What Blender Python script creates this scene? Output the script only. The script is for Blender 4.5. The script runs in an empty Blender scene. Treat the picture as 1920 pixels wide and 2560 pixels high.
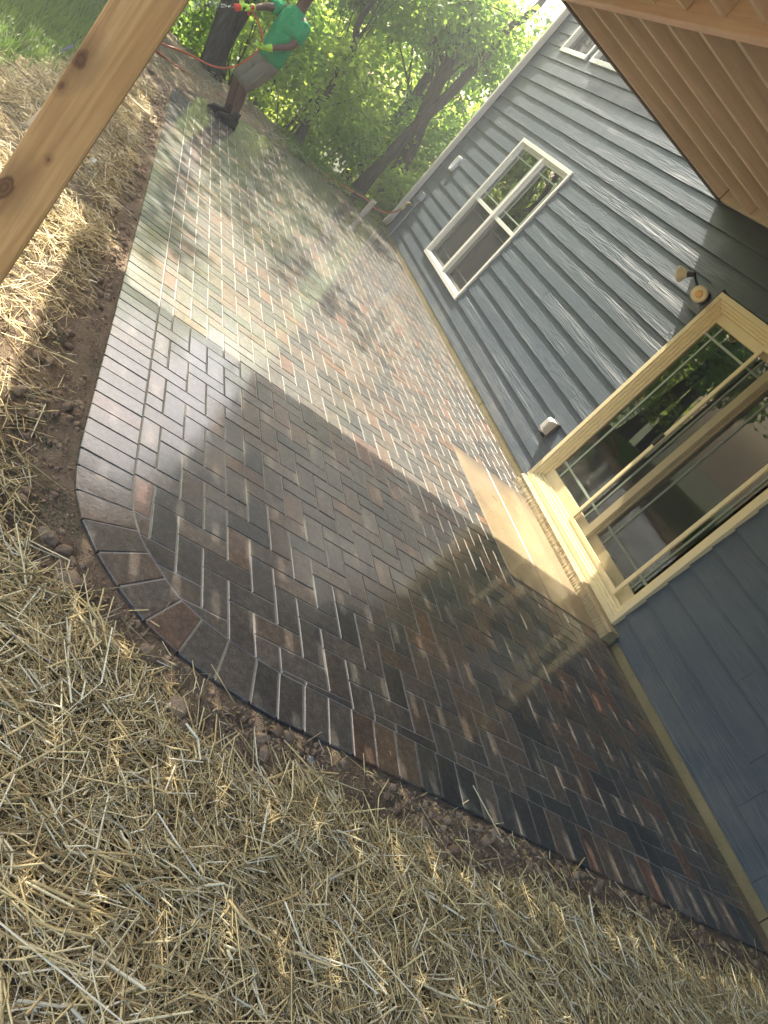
import bpy, math, random
import numpy as np
from mathutils import Vector, Matrix
rng = np.random.default_rng(7); random.seed(7)
S = bpy.context.scene
COL = S.collection
# ---------------------------------------------------------------- camera
CAM = Vector((0, 4.1606, 1.42))
MC = ((-0.16602957, -0.72571124, 0.66766562), (-0.58501711, -0.4725608, -0.65912159), (0.79384454, -0.50002949, -0.34609443))
cd = bpy.data.cameras.new('camera'); cam = bpy.data.objects.new('camera', cd); COL.objects.link(cam)
r_, d_, f_ = [Vector(v) for v in MC]
cam.matrix_world = Matrix(((r_.x, -d_.x, -f_.x, CAM.x), (r_.y, -d_.y, -f_.y, CAM.y), (r_.z, -d_.z, -f_.z, CAM.z), (0, 0, 0, 1)))
cd.sensor_width = 36; cd.sensor_fit = 'AUTO'; cd.lens = 36 * 2009.04 / 2560
cd.clip_start = 0.03; cd.clip_end = 1000
S.camera = cam
# ---------------------------------------------------------------- sky, sun, exposure
SUN = Vector((0.945, 0.19, 1.0)).normalized()
w = bpy.data.worlds.new('World'); S.world = w; w.use_nodes = True
nt = w.node_tree; nt.nodes.clear()
out = nt.nodes.new('ShaderNodeOutputWorld'); bg = nt.nodes.new('ShaderNodeBackground'); sk = nt.nodes.new('ShaderNodeTexSky')
sk.sky_type = 'NISHITA'; sk.sun_disc = False
sk.sun_elevation = math.asin(SUN.z); sk.sun_rotation = math.atan2(SUN.x, SUN.y)
sk.air_density = 1.0; sk.dust_density = 3.0; sk.ozone_density = 1.0
bg.inputs['Strength'].default_value = 0.135
tint = nt.nodes.new('ShaderNodeMix'); tint.data_type = 'RGBA'; tint.blend_type = 'MULTIPLY'; tint.inputs[0].default_value = 1; tint.inputs[7].default_value = (1.07, 1.0, .89, 1)
nt.links.new(sk.outputs[0], tint.inputs[6]); nt.links.new(tint.outputs[2], bg.inputs[0]); nt.links.new(bg.outputs[0], out.inputs[0])
sl = bpy.data.lights.new('sun', 'SUN'); sl.energy = 5.0; sl.angle = math.radians(0.53); sl.color = (1, 0.91, 0.75)
so = bpy.data.objects.new('sun', sl); COL.objects.link(so); so.rotation_euler = (-SUN).to_track_quat('-Z', 'Y').to_euler()
so.location = (20, 10, 30)
S.view_settings.view_transform = 'Standard'; S.view_settings.look = 'None'; S.view_settings.gamma = 1
S.view_settings.exposure = 1.8
S.render.engine = 'CYCLES'
S.cycles.use_denoising = True
try: S.cycles.denoiser = 'OPENIMAGEDENOISE'
except Exception: pass
S.cycles.max_bounces = 8; S.cycles.diffuse_bounces = 4; S.cycles.glossy_bounces = 4
S.cycles.transparent_max_bounces = 12; S.cycles.transmission_bounces = 6
S.cycles.sample_clamp_indirect = 6; S.cycles.caustics_reflective = False; S.cycles.caustics_refractive = False

HAZE = .008
# ---------------------------------------------------------------- helpers
def tag(o, label=None, cat=None, group=None, kind=None):
    if label: o['label'] = label
    if cat: o['category'] = cat
    if group: o['group'] = group
    if kind: o['kind'] = kind
    return o
def empty(name, loc=(0, 0, 0), **k):
    o = bpy.data.objects.new(name, None); COL.objects.link(o); o.location = loc; o.empty_display_size = 0.1
    return tag(o, **k)
class MB:
    def __init__(s): s.v = []; s.f = []
    def add(s, vs, fs):
        b = len(s.v); s.v += [tuple(map(float, v)) for v in vs]; s.f += [tuple(b + i for i in f) for f in fs]
    def box(s, x0, x1, y0, y1, z0, z1):
        s.add([(x0,y0,z0),(x1,y0,z0),(x1,y1,z0),(x0,y1,z0),(x0,y0,z1),(x1,y0,z1),(x1,y1,z1),(x0,y1,z1)],
              [(3,2,1,0),(4,5,6,7),(0,1,5,4),(1,2,6,5),(2,3,7,6),(3,0,4,7)])
    def obox(s, c, ax, hs):   # centre, three axes, half sizes
        c = Vector(c); a, b, d = [Vector(x).normalized() * h for x, h in zip(ax, hs)]
        vs = [c + i*a + j*b + k*d for k in (-1, 1) for i, j in ((-1,-1),(1,-1),(1,1),(-1,1))]
        s.add(vs, [(3,2,1,0),(4,5,6,7),(0,1,5,4),(1,2,6,5),(2,3,7,6),(3,0,4,7)])
    def tube(s, pts, rad, n=8, caps=True):
        pts = [Vector(p) for p in pts]
        if not hasattr(rad, '__len__'): rad = [rad] * len(pts)
        t0 = (pts[1] - pts[0]).normalized()
        u = t0.orthogonal().normalized(); vs = []
        for i, p in enumerate(pts):
            t = (pts[min(i+1, len(pts)-1)] - pts[max(i-1, 0)]).normalized()
            u = (u - t * u.dot(t)).normalized(); w_ = t.cross(u)
            for k in range(n):
                a = 2*math.pi*k/n; vs.append(p + (u*math.cos(a) + w_*math.sin(a)) * rad[i])
        fs = []
        for i in range(len(pts)-1):
            for k in range(n):
                k2 = (k+1) % n; fs.append((i*n+k, i*n+k2, (i+1)*n+k2, (i+1)*n+k))
        if caps: fs += [tuple(range(n-1, -1, -1)), tuple((len(pts)-1)*n + k for k in range(n))]
        s.add(vs, fs)
    def loft(s, rings, caps=True):
        n = len(rings[0]); vs = [p for r in rings for p in r]; fs = []
        for i in range(len(rings)-1):
            for k in range(n):
                k2 = (k+1) % n; fs.append((i*n+k, i*n+k2, (i+1)*n+k2, (i+1)*n+k))
        if caps: fs += [tuple(range(n-1, -1, -1)), tuple((len(rings)-1)*n + k for k in range(n))]
        s.add(vs, fs)
    def build(s, name, mat, parent=None, smooth=False, bevel=0, sub=0):
        me = bpy.data.meshes.new(name); me.from_pydata(s.v, [], s.f); me.update()
        return link(name, me, mat, parent, smooth, bevel, sub)
def link(name, me, mat, parent=None, smooth=False, bevel=0, sub=0):
    o = bpy.data.objects.new(name, me); COL.objects.link(o)
    if mat: me.materials.append(mat)
    if smooth: me.polygons.foreach_set('use_smooth', np.ones(len(me.polygons), bool))
    if parent:
        o.parent = parent
        m = Matrix.Translation(-world_loc(parent)); me.transform(m)
    if bevel:
        b = o.modifiers.new('bevel', 'BEVEL'); b.width = bevel; b.segments = 2; b.limit_method = 'ANGLE'
    if sub:
        b = o.modifiers.new('sub', 'SUBSURF'); b.levels = sub; b.render_levels = sub
    return o
def world_loc(o):
    v = Vector((0, 0, 0))
    while o: v += o.location; o = o.parent
    return v
def npmesh(name, V, F, mat, parent=None, smooth=False):     # V (n,3), F (m,k) of one polygon size
    me = bpy.data.meshes.new(name); V = np.asarray(V, np.float32); F = np.asarray(F, np.int32); k = F.shape[1]
    me.vertices.add(len(V)); me.vertices.foreach_set('co', V.ravel())
    me.loops.add(F.size); me.loops.foreach_set('vertex_index', F.ravel())
    me.polygons.add(len(F)); me.polygons.foreach_set('loop_start', np.arange(0, F.size, k, dtype=np.int32))
    me.update(calc_edges=True); me.validate()
    return link(name, me, mat, parent, smooth)
_lat = np.random.default_rng(3).random((256, 256))
def vnoise(x, y):
    xi = np.floor(x).astype(int); yi = np.floor(y).astype(int); fx = x - xi; fy = y - yi
    fx = fx*fx*(3-2*fx); fy = fy*fy*(3-2*fy)
    g = lambda a, b: _lat[a & 255, b & 255]
    return (g(xi, yi)*(1-fx) + g(xi+1, yi)*fx)*(1-fy) + (g(xi, yi+1)*(1-fx) + g(xi+1, yi+1)*fx)*fy
def fbm(x, y, o=4):
    s = 0; a = 0.5
    for i in range(o): s = s + a*vnoise(x*2**i + 17*i, y*2**i + 31*i); a *= 0.5
    return s
# ---------------------------------------------------------------- materials
class NT:
    def __init__(s, name):
        s.m = bpy.data.materials.new(name); s.m.use_nodes = True; s.t = s.m.node_tree; s.t.nodes.clear()
        s.out = s.n('OutputMaterial')
    def n(s, typ, **k):
        nd = s.t.nodes.new('ShaderNode' + typ)
        for a, v in k.items():
            if a.startswith('i_'):
                key = a[2:]; key = int(key) if key.isdigit() else key.replace('_', ' ')
                s.set(nd.inputs[key], v)
            else: setattr(nd, a, v)
        return nd
    def set(s, sock, v):
        if hasattr(v, 'is_output') or isinstance(v, bpy.types.NodeSocket): s.t.links.new(v, sock)
        elif isinstance(v, bpy.types.Node): s.t.links.new(v.outputs[0], sock)
        else:
            if sock.type == 'RGBA' and len(v) == 3: v = (*v, 1)
            sock.default_value = v
    def obj(s): return s.n('TexCoord').outputs['Object']
    def pos(s): return s.n('NewGeometry').outputs['Position']
    def map(s, v, scale=(1,1,1), rot=(0,0,0), loc=(0,0,0)):
        return s.n('Mapping', i_Vector=v, i_Scale=scale, i_Rotation=rot, i_Location=loc).outputs[0]
    def noise(s, v, scale, detail=4, rough=.55, dist=0):
        return s.n('TexNoise', i_Vector=v, i_Scale=scale, i_Detail=detail, i_Roughness=rough, i_Distortion=dist).outputs[0]
    def ramp(s, fac, stops, interp='LINEAR'):
        r = s.n('ValToRGB', i_Fac=fac); e = r.color_ramp; e.interpolation = interp
        while len(e.elements) < len(stops): e.elements.new(0.5)
        for el, (p, c) in zip(e.elements, stops):
            el.position = p; el.color = (*c, 1) if hasattr(c, '__len__') else (c, c, c, 1)
        return r.outputs[0]
    def mix(s, a, b, fac, mode='MIX'):
        m = s.n('Mix', data_type='RGBA', blend_type=mode)
        s.set(m.inputs[0], fac)
        ins = [i for i in m.inputs if i.type == 'RGBA']; s.set(ins[0], a); s.set(ins[1], b)
        return [o for o in m.outputs if o.type == 'RGBA'][0]
    def math(s, op, a, b=0.0, c=None):
        m = s.n('Math', operation=op); s.set(m.inputs[0], a); s.set(m.inputs[1], b)
        if c is not None: s.set(m.inputs[2], c)
        return m.outputs[0]
    def bump(s, h, strength=.3, dist=.01, normal=None):
        b = s.n('Bump', i_Height=h, i_Strength=strength, i_Distance=dist)
        if normal is not None: s.set(b.inputs['Normal'], normal)
        return b.outputs[0]
    def bsdf(s, color, rough=.6, spec=.5, normal=None, **k):
        b = s.n('BsdfPrincipled'); s.set(b.inputs['Base Color'], color); s.set(b.inputs['Roughness'], rough)
        s.set(b.inputs['Specular IOR Level'], spec)
        if normal is not None: s.set(b.inputs['Normal'], normal)
        for a, v in k.items(): s.set(b.inputs[a.replace('_', ' ')], v)
        s.t.links.new(b.outputs[0], s.out.inputs[0]); return b
def simple(name, col, rough=.5, spec=.5, var=.15, scale=12, bump=0, metallic=0):
    t = NT(name); p = t.obj(); nz = t.noise(p, scale, 5)
    c = t.mix(tuple(x*(1-var) for x in col), tuple(min(1, x*(1+var)) for x in col), nz)
    nb = t.bump(t.noise(p, scale*8, 3), bump, .004) if bump else None
    t.bsdf(c, rough, spec, nb, Metallic=float(metallic)); return t.m

def m_paver():
    t = NT('wet_paver'); p = t.obj(); ri = t.n('NewGeometry').outputs['Random Per Island']
    base = t.ramp(ri, [(0, (0.042,0.043,0.044)), (.16, (0.087,0.084,0.075)), (.34, (0.129,0.111,0.092)), (.50, (0.059,0.061,0.058)), (.62, (0.139,0.103,0.074)), (.74, (0.102,0.089,0.074)), (.84, (0.156,0.087,0.055)), (.93, (0.087,0.081,0.074)), (.97, (0.190,0.085,0.051))], 'CONSTANT')
    off = t.n('CombineXYZ', i_X=t.math('MULTIPLY', ri, 37.), i_Y=t.math('MULTIPLY', ri, 91.))
    v = t.n('VectorMath', operation='ADD', i_0=p, i_1=off.outputs[0]).outputs[0]
    blend = t.ramp(t.noise(v, 5, 2), [(.30, 0), (.70, 1)])
    ri2 = t.math('FRACT', t.math('MULTIPLY', ri, 13.7))
    sec = t.ramp(ri2, [(0, (0.046,0.050,0.051)), (.3, (0.129,0.109,0.087)), (.55, (0.075,0.073,0.069)), (.78, (0.150,0.095,0.063)), (.9, (0.108,0.097,0.084))], 'CONSTANT')
    c = t.mix(base, sec, t.math('MULTIPLY', blend, .75))
    c = t.mix(c, (0.165,0.150,0.132), t.math('MULTIPLY', t.ramp(t.noise(p, 260, 2), [(.60, 0), (.72, 1)]), .35))
    c = t.mix(c, (0.176,0.158,0.136), t.math('MULTIPLY', t.ramp(t.noise(p, 1.6, 2), [(.4, 0), (.8, 1)]), .22))
    mo = t.math('ADD', t.math('MULTIPLY', t.noise(v, 34, 4, .7), 1.2), t.math('MULTIPLY', t.noise(p, 130, 3, .7), .9))
    c = t.mix(c, t.ramp(mo, [(.70, (0.584,0.571,0.558)), (1.0, (1.298,1.298,1.298)), (1.35, (2.466,2.401,2.336))][:2] + [(1.0, (2.272,2.207,2.103))]) if False else t.ramp(t.math('MULTIPLY', mo, .5), [(.36, .42), (.52, 1.0), (.68, 1.9)]), .9, 'MULTIPLY')
    wet = t.noise(p, 2.2, 3, .5)
    rough = t.ramp(wet, [(.3, .42), (.5, .5), (.7, .6)])
    pm = t.ramp(t.noise(p, 4.5, 3), [(.35, .15), (.65, 1)])
    n = t.bump(t.math('MULTIPLY', t.noise(p, 95, 4, .65), pm), .8, .0035); n = t.bump(t.noise(p, 26, 3), .12, .004, n); n2 = t.bump(t.math('MULTIPLY', t.noise(p, 80, 3, .6), pm), .32, .0022)
    t.bsdf(c, rough, .28, n, Coat_Normal=n2, Coat_Weight=1.0, Coat_Roughness=t.ramp(wet, [(.3, .05), (.7, .11)]), Coat_IOR=1.58); return t.m
def m_siding():
    t = NT('slate_siding'); p = t.obj()
    q = t.map(p, (.26, 1, 7.0))
    ri = t.n('NewGeometry').outputs['Random Per Island']
    off = t.n('CombineXYZ', i_X=t.math('MULTIPLY', ri, 53.), i_Z=t.math('MULTIPLY', ri, 29.))
    q = t.n('VectorMath', operation='ADD', i_0=q, i_1=off.outputs[0]).outputs[0]
    lo = t.noise(q, 1.6, 3, .5)
    rings = t.math('SINE', t.math('ADD', t.math('MULTIPLY', lo, 125.), t.math('MULTIPLY', t.noise(q, 9, 3), 5.)))
    rings = t.math('MULTIPLY_ADD', rings, .5, .5)
    rings = t.math('POWER', rings, 1.6)
    fine = t.noise(t.map(p, (3, 1, 160)), 3, 3)
    h = t.math('ADD', t.math('MULTIPLY', rings, t.ramp(t.noise(q, .9, 2), [(.35, .15), (.6, 1)])), t.math('MULTIPLY', fine, .25))
    n = t.bump(h, .7, .002)
    c = t.mix((.066,.088,.116), (.096,.121,.152), t.noise(p, 3, 5))
    c = t.mix(c, (.056,.070,.085), t.math('MULTIPLY', t.math('SUBTRACT', 1., rings), .22))  # shade of the grain grooves painted into the board colour
    sp = t.ramp(t.noise(p, 45, 4, .7), [(.66, 0), (.74, 1)])
    low = t.ramp(t.n('SeparateXYZ', i_0=p).outputs[2], [(0, 1), (.4, 0)])
    c = t.mix(c, (.34,.33,.30), t.math('MULTIPLY', t.math('MULTIPLY', sp, low), .75)); c = t.mix(c, (.22,.20,.165), t.math('MULTIPLY', t.math('MULTIPLY', low, t.ramp(t.noise(p, 3, 5, .7), [(.4, 0), (.7, 1)])), .5))
    t.bsdf(c, t.ramp(t.noise(p, 5, 3), [(.3, .42), (.7, .6)]), .45, n); return t.m
def m_wood(name, c1, c2, c3, axis=2, knots=(), knot_r=.03, scale=1.0, rough=.6):
    t = NT(name); p = t.obj(); ri = t.n('ObjectInfo').outputs['Random']
    off = t.n('CombineXYZ', i_X=t.math('MULTIPLY', ri, 17.), i_Y=t.math('MULTIPLY', ri, 31.), i_Z=t.math('MULTIPLY', ri, 7.))
    pw = t.n('VectorMath', operation='ADD', i_0=p, i_1=off.outputs[0]).outputs[0]
    sc = [26*scale]*3; sc[axis] = 1.5*scale
    q = t.map(pw, tuple(sc))
    g = t.noise(q, 1.0, 5, .6, .6)
    sc2 = [90*scale]*3; sc2[axis] = 3*scale
    g2 = t.noise(t.map(pw, tuple(sc2)), 1., 4, .6)
    big = t.noise(pw, 2.5, 3)
    c = t.ramp(g, [(.25, c1), (.5, c2), (.72, c3)])
    c = t.mix(c, c1, t.math('MULTIPLY', t.ramp(g2, [(.45, 0), (.7, 1)]), .35))
    c = t.mix(c, c1, t.math('MULTIPLY', t.ramp(big, [(.45, 0), (.7, 1)]), .35))
    for (kx, ky, kz, kr) in knots:
        d = t.n('VectorMath', operation='SUBTRACT', i_0=p, i_1=(kx, ky, kz)).outputs[0]
        sq = [1, 1, 1]; sq[axis] = .62
        d = t.n('VectorMath', operation='MULTIPLY', i_0=d, i_1=tuple(sq)).outputs[0]
        L = t.n('VectorMath', operation='LENGTH', i_0=d).outputs['Value']
        L = t.math('ADD', L, t.math('MULTIPLY', t.math('SUBTRACT', t.noise(p, 30, 3), .5), .016))
        halo = t.ramp(t.math('DIVIDE', L, kr*3.6), [(.2, 1), (1, 0)])
        c = t.mix(c, tuple(x*.42 for x in c1), t.math('MULTIPLY', halo, .62))
        ring = t.math('MULTIPLY_ADD', t.math('SINE', t.math('MULTIPLY', L, 620.)), .3, .7)
        kc = t.mix((.045,.022,.012), (.16,.08,.04), ring)
        c = t.mix(c, kc, t.ramp(t.math('DIVIDE', L, kr), [(.75, .9), (1.05, 0)]))
    n = t.bump(t.math('ADD', g, t.math('MULTIPLY', g2, .5)), .25, .003)
    t.bsdf(c, rough, .3, n); return t.m
def m_concrete(name, c1, c2, rough=.5, bump=.3, pit=(.1,.08,.05)):
    t = NT(name); p = t.obj()
    c = t.mix(c1, c2, t.ramp(t.noise(p, 2.5, 6, .65), [(.3, 0), (.7, 1)]))
    c = t.mix(c, pit, t.math('MULTIPLY', t.ramp(t.noise(p, 38, 4, .7), [(.60, 0), (.68, 1)]), .55))
    n = t.bump(t.noise(p, 60, 5, .65), bump, .006)
    t.bsdf(c, t.ramp(t.noise(p, 4, 3), [(.3, rough*.6), (.7, rough)]), .5, n); return t.m
def m_soil():
    t = NT('clay_soil'); p = t.obj()
    z = t.n('Attribute', attribute_name='zone').outputs['Color']
    sx = t.n('SeparateColor', i_0=z)
    soil = t.mix((.34,.25,.17), (.50,.39,.28), t.ramp(t.noise(p, 9, 6, .7), [(.3, 0), (.7, 1)]))
    soil = t.mix(soil, (.5,.41,.31), t.math('MULTIPLY', t.ramp(t.noise(p, 55, 4, .7), [(.58, 0), (.7, 1)]), .5))
    seed = t.math('MULTIPLY', t.ramp(t.noise(p, 3.3, 3), [(.56, 0), (.64, 1)]), t.ramp(t.noise(p, 120, 3), [(.45, 0), (.6, .75)]))
    soil = t.mix(soil, (.035,.12,.075), seed)
    litter = t.mix((.14,.10,.055), (.40,.30,.15), t.ramp(t.noise(p, 40, 5, .8), [(.35, 0), (.65, 1)]))
    lawn = t.mix((.05,.085,.02), (.10,.13,.04), t.noise(p, 4, 5))
    wood = t.mix((.03,.045,.015), (.07,.07,.03), t.noise(p, 2, 6))
    c = t.mix(soil, litter, sx.outputs[0]); c = t.mix(c, lawn, sx.outputs[1]); c = t.mix(c, wood, sx.outputs[2])
    n = t.bump(t.noise(p, 30, 5, .7), 1.0, .035); n = t.bump(t.noise(p, 120, 4, .7), .9, .008, n)
    t.bsdf(c, .9, .2, n); return t.m
def m_island(name, stops, rough=.7, spec=.3, trans=0, tcol=None, bump=0):
    t = NT(name); ri = t.n('NewGeometry').outputs['Random Per Island']
    c = t.ramp(ri, stops)
    if bump:
        p = t.obj(); c = t.mix(c, (.02,.02,.015), t.math('MULTIPLY', t.noise(p, 60, 4), .3))
    b = t.bsdf(c, rough, spec, t.bump(t.noise(t.obj(), bump, 4), .7, .01) if bump else None)
    if trans:
        tr = t.n('BsdfTranslucent', i_Color=t.mix(c, tcol, .75)); mx = t.n('MixShader', i_Fac=trans)
        t.t.links.new(b.outputs[0], mx.inputs[1]); t.t.links.new(tr.outputs[0], mx.inputs[2]); t.t.links.new(mx.outputs[0], t.out.inputs[0])
    return t.m
def m_bark():
    t = NT('bark'); p = t.obj(); q = t.map(p, (9, 9, 1.6)); g = t.noise(q, 2, 5, .65)
    c = t.ramp(g, [(.3, (.028,.024,.020)), (.55, (.075,.066,.056)), (.75, (.13,.12,.10))])
    t.bsdf(c, .9, .2, t.bump(g, .9, .03)); return t.m
def m_glass(name, tint=(.75,.8,.78), ior=1.7):
    t = NT(name); fr = t.n('Fresnel', i_IOR=ior)
    a = t.n('BsdfTransparent', i_Color=(*tint, 1)); g = t.n('BsdfGlossy', i_Color=(.95,.97,.96,1), i_Roughness=.012)
    nz = t.bump(t.noise(t.obj(), 1.6, 2), .025, .02); t.set(g.inputs['Normal'], nz)
    mx = t.n('MixShader', i_Fac=fr); t.t.links.new(a.outputs[0], mx.inputs[1]); t.t.links.new(g.outputs[0], mx.inputs[2])
    t.t.links.new(mx.outputs[0], t.out.inputs[0]); return t.m
def m_screen():
    t = NT('insect_screen'); a = t.n('BsdfTransparent', i_Color=(.9,.9,.9,1)); d = t.n('BsdfDiffuse', i_Color=(.10,.10,.10,1))
    mx = t.n('MixShader', i_Fac=.5); t.t.links.new(a.outputs[0], mx.inputs[1]); t.t.links.new(d.outputs[0], mx.inputs[2])
    t.t.links.new(mx.outputs[0], t.out.inputs[0]); return t.m

PAVER = m_paver(); SIDING = m_siding()
SAND = m_concrete('joint_sand', (.25,.235,.205), (.35,.33,.29), .8, .4, (.17,.16,.14))
def m_slab():
    t = NT('wet_concrete'); p = t.obj(); xyz = t.n('SeparateXYZ', i_0=p)
    c = t.mix((.25,.19,.115), (.37,.285,.18), t.ramp(t.noise(p, 2.5, 6, .65), [(.3, 0), (.7, 1)]))
    c = t.mix(c, (.15,.11,.07), t.math('MULTIPLY', t.ramp(t.noise(p, 38, 4, .7), [(.60, 0), (.68, 1)]), .45))
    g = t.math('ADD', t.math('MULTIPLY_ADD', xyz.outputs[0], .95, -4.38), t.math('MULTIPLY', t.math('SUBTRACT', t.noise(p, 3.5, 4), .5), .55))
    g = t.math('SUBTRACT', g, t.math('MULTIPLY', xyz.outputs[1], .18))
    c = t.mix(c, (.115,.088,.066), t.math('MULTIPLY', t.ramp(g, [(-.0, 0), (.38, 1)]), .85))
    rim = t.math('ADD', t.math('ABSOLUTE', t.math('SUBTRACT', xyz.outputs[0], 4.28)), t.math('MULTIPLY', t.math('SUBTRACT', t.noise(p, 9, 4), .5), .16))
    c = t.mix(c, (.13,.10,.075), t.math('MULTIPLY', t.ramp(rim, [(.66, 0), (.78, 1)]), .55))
    n = t.bump(t.noise(p, 60, 5, .65), .2, .006)
    t.bsdf(c, t.ramp(t.noise(p, 4, 3), [(.3, .25), (.7, .4)]), .5, n, Coat_Weight=.6, Coat_Roughness=.14); return t.m
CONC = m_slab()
FOUND = m_concrete('foundation_concrete', (.20,.165,.085), (.33,.27,.15), .75, .6)
SOIL = m_soil()
CLOD = m_island('clod', [(0, (.25,.178,.12)), (.5, (.32,.235,.16)), (1, (.40,.305,.212))], .95, .15, bump=90)
STRAW = m_island('straw', [(0, (.27,.20,.105)), (.2, (.48,.365,.18)), (.45, (.68,.54,.27)), (.7, (.80,.67,.36)), (.9, (.85,.77,.52)), (1, (.88,.84,.68))], .55, .35)
LEAFS = [m_island('leaf_a', [(0, (0.051,0.132,0.028)), (.5, (0.086,0.193,0.039)), (1, (0.137,0.264,0.061))], .5, .3, .56, (.58,.86,.12)),
         m_island('leaf_b', [(0, (0.043,0.112,0.039)), (.5, (0.069,0.162,0.044)), (1, (0.112,0.213,0.066))], .5, .3, .55, (.48,.78,.14)),
         m_island('leaf_c', [(0, (0.069,0.142,0.031)), (.5, (0.112,0.213,0.044)), (1, (0.172,0.274,0.066))], .5, .3, .58, (.74,.90,.14))]
GRASS = m_island('grass', [(0, (.07,.15,.025)), (.5, (.12,.21,.035)), (.9, (.19,.26,.06)), (1, (.30,.26,.12))], .5, .3, .35, (.25,.42,.06))
BARK = m_bark()
KN = ((2.305, 4.222, .62+.30, .026),)
VINYL = simple('white_vinyl', (.74,.72,.65), .35, .5, .05)
ALMOND = simple('almond_vinyl', (.74,.64,.40), .38, .5, .06)
GRILLE = simple('grille_bar', (.34,.41,.34), .4, .5, .08)
GREYP = simple('grey_plastic', (.30,.31,.32), .45)
BLACKP = simple('black_plastic', (.016,.017,.019), .45, .5, .3, 20)
BEIGEP = simple('beige_plastic', (.68,.63,.54), .45, .5, .06)
ORANGE = simple('hose_rubber', (.50,.105,.035), .45, .5, .2)
REDPL = simple('red_plastic', (.75,.06,.025), .35)
BRASS = simple('brass', (.75,.58,.25), .3, .5, .1, 12, 0, .9)
GLASS = m_glass('window_glass', (.70,.76,.73), 2.3); SCREEN = m_screen()
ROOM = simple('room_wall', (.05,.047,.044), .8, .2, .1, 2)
ROOF = simple('roof_shingle', (.06,.06,.065), .9, .2, .3, 8)
STONE = m_concrete('pale_stone', (.42,.40,.36), (.60,.58,.53), .8, .8)
STAKE = m_wood('stake_wood', (.45,.33,.2), (.62,.5,.33), (.72,.6,.42), 2)
JOIST = m_wood('joist_wood', (.52,.44,.36), (.64,.56,.47), (.71,.64,.55), 1)
BEAM = m_wood('beam_wood', (.62,.43,.34), (.76,.57,.47), (.82,.67,.57), 0)
FASCIA = m_wood('grey_fascia', (.10,.09,.085), (.14,.125,.12), (.18,.16,.15), 1)
BOARD = m_wood('deck_board', (.30,.21,.12), (.40,.29,.17), (.48,.36,.22), 0)

# ---------------------------------------------------------------- patio outline (metres)
OUT = [(1.428, 0.03), (1.562, 2.95), (1.595, 3.12), (1.645, 3.27), (1.70, 3.375), (1.765, 3.448), (1.835, 3.51), (1.915, 3.568), (2.0, 3.615), (2.09, 3.648), (2.19, 3.666), (2.32, 3.674),
       (9.35, 3.674), (9.62, 3.63), (9.9, 3.50), (10.5, 3.18), (11.05, 2.74), (11.5, 2.20), (11.82, 1.65), (12.05, 1.15), (12.22, .65), (12.34, .25), (12.39, 0.03)]
OUTA = np.array(OUT)
def offset_in(poly, d):
    n = len(poly); res = []
    for i in range(n):
        p = poly[i]; a = poly[i] - poly[i-1] if i else poly[1] - poly[0]; b = poly[i+1] - poly[i] if i < n-1 else poly[-1] - poly[-2]
        na = np.array([a[1], -a[0]]) / np.hypot(*a); nb = np.array([b[1], -b[0]]) / np.hypot(*b)
        m = na + nb; m = m / np.hypot(*m); m = m / max(.5, m @ na); res.append(p + m * d)
    return np.array(res)
INN = offset_in(OUTA, .2)
INN[0, 1] = INN[-1, 1] = .03
def inside_d(x, y):   # signed distance to outline (positive outside), vectorised
    x = np.asarray(x, float); y = np.asarray(y, float); d = np.full(x.shape, -1e9)
    for i in range(len(OUTA)-1):
        a, b = OUTA[i], OUTA[i+1]; e = b - a; L = np.hypot(*e)
        d = np.maximum(d, ((x-a[0])*(-e[1]) + (y-a[1])*e[0]) / L)
    return d
def clip_half(poly, a, b, keep_right=True):
    res = []; e = b - a
    s = [(p[0]-a[0])*e[1] - (p[1]-a[1])*e[0] for p in poly]
    for i in range(len(poly)):
        p, q = poly[i-1], poly[i]; sp, sq = s[i-1], s[i]
        if (sp >= 0) != (sq >= 0):
            t = sp/(sp-sq); res.append(p + (q-p)*t)
        if sq >= 0: res.append(q)
    return res
def area(poly):
    x = [p[0] for p in poly]; y = [p[1] for p in poly]
    return .5*sum(x[i-1]*y[i] - x[i]*y[i-1] for i in range(len(poly)))
def clean(poly):
    r = []
    for p in poly:
        if not r or np.hypot(*(p-r[-1])) > .004: r.append(p)
    if len(r) > 1 and np.hypot(*(r[0]-r[-1])) <= .004: r.pop()
    return r
def inset(poly, d):
    n = len(poly); res = []
    for i in range(n):
        a, p, b = poly[i-1], poly[i], poly[(i+1) % n]
        e1 = (p-a)/np.hypot(*(p-a)); e2 = (b-p)/np.hypot(*(b-p))
        n1 = np.array([-e1[1], e1[0]]); n2 = np.array([-e2[1], e2[0]]); m = n1+n2; L = np.hypot(*m)
        if L < .2: return None
        m = m/L; k = d/max(.3, m@n1); res.append(p + m*k)
    return res
pav = MB()
def paver(poly):
    poly = clean([np.array(p, float) for p in poly])
    if len(poly) < 3: return
    if area(poly) < 0: poly = poly[::-1]
    if area(poly) < .0009: return
    g = random.uniform(.0024, .0034); a = inset(poly, g); b = inset(poly, g + .0026)
    if a is None or b is None or area(b) < .0004: return
    c = np.mean(poly, 0); tx, ty = random.gauss(0, .004), random.gauss(0, .004); dz = random.gauss(0, .0006)
    z = lambda p: (p[0]-c[0])*tx + (p[1]-c[1])*ty + dz
    n = len(poly)
    vs = [(p[0], p[1], z(p)) for p in b] + [(p[0], p[1], z(p)-.0024) for p in a] + [(p[0], p[1], -.06) for p in a]
    fs = [tuple(range(n))]
    for k in range(n):
        k2 = (k+1) % n
        fs += [(n+k, n+k2, k2, k), (2*n+k, 2*n+k2, n+k2, n+k)]
    pav.add(vs, fs)
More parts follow.
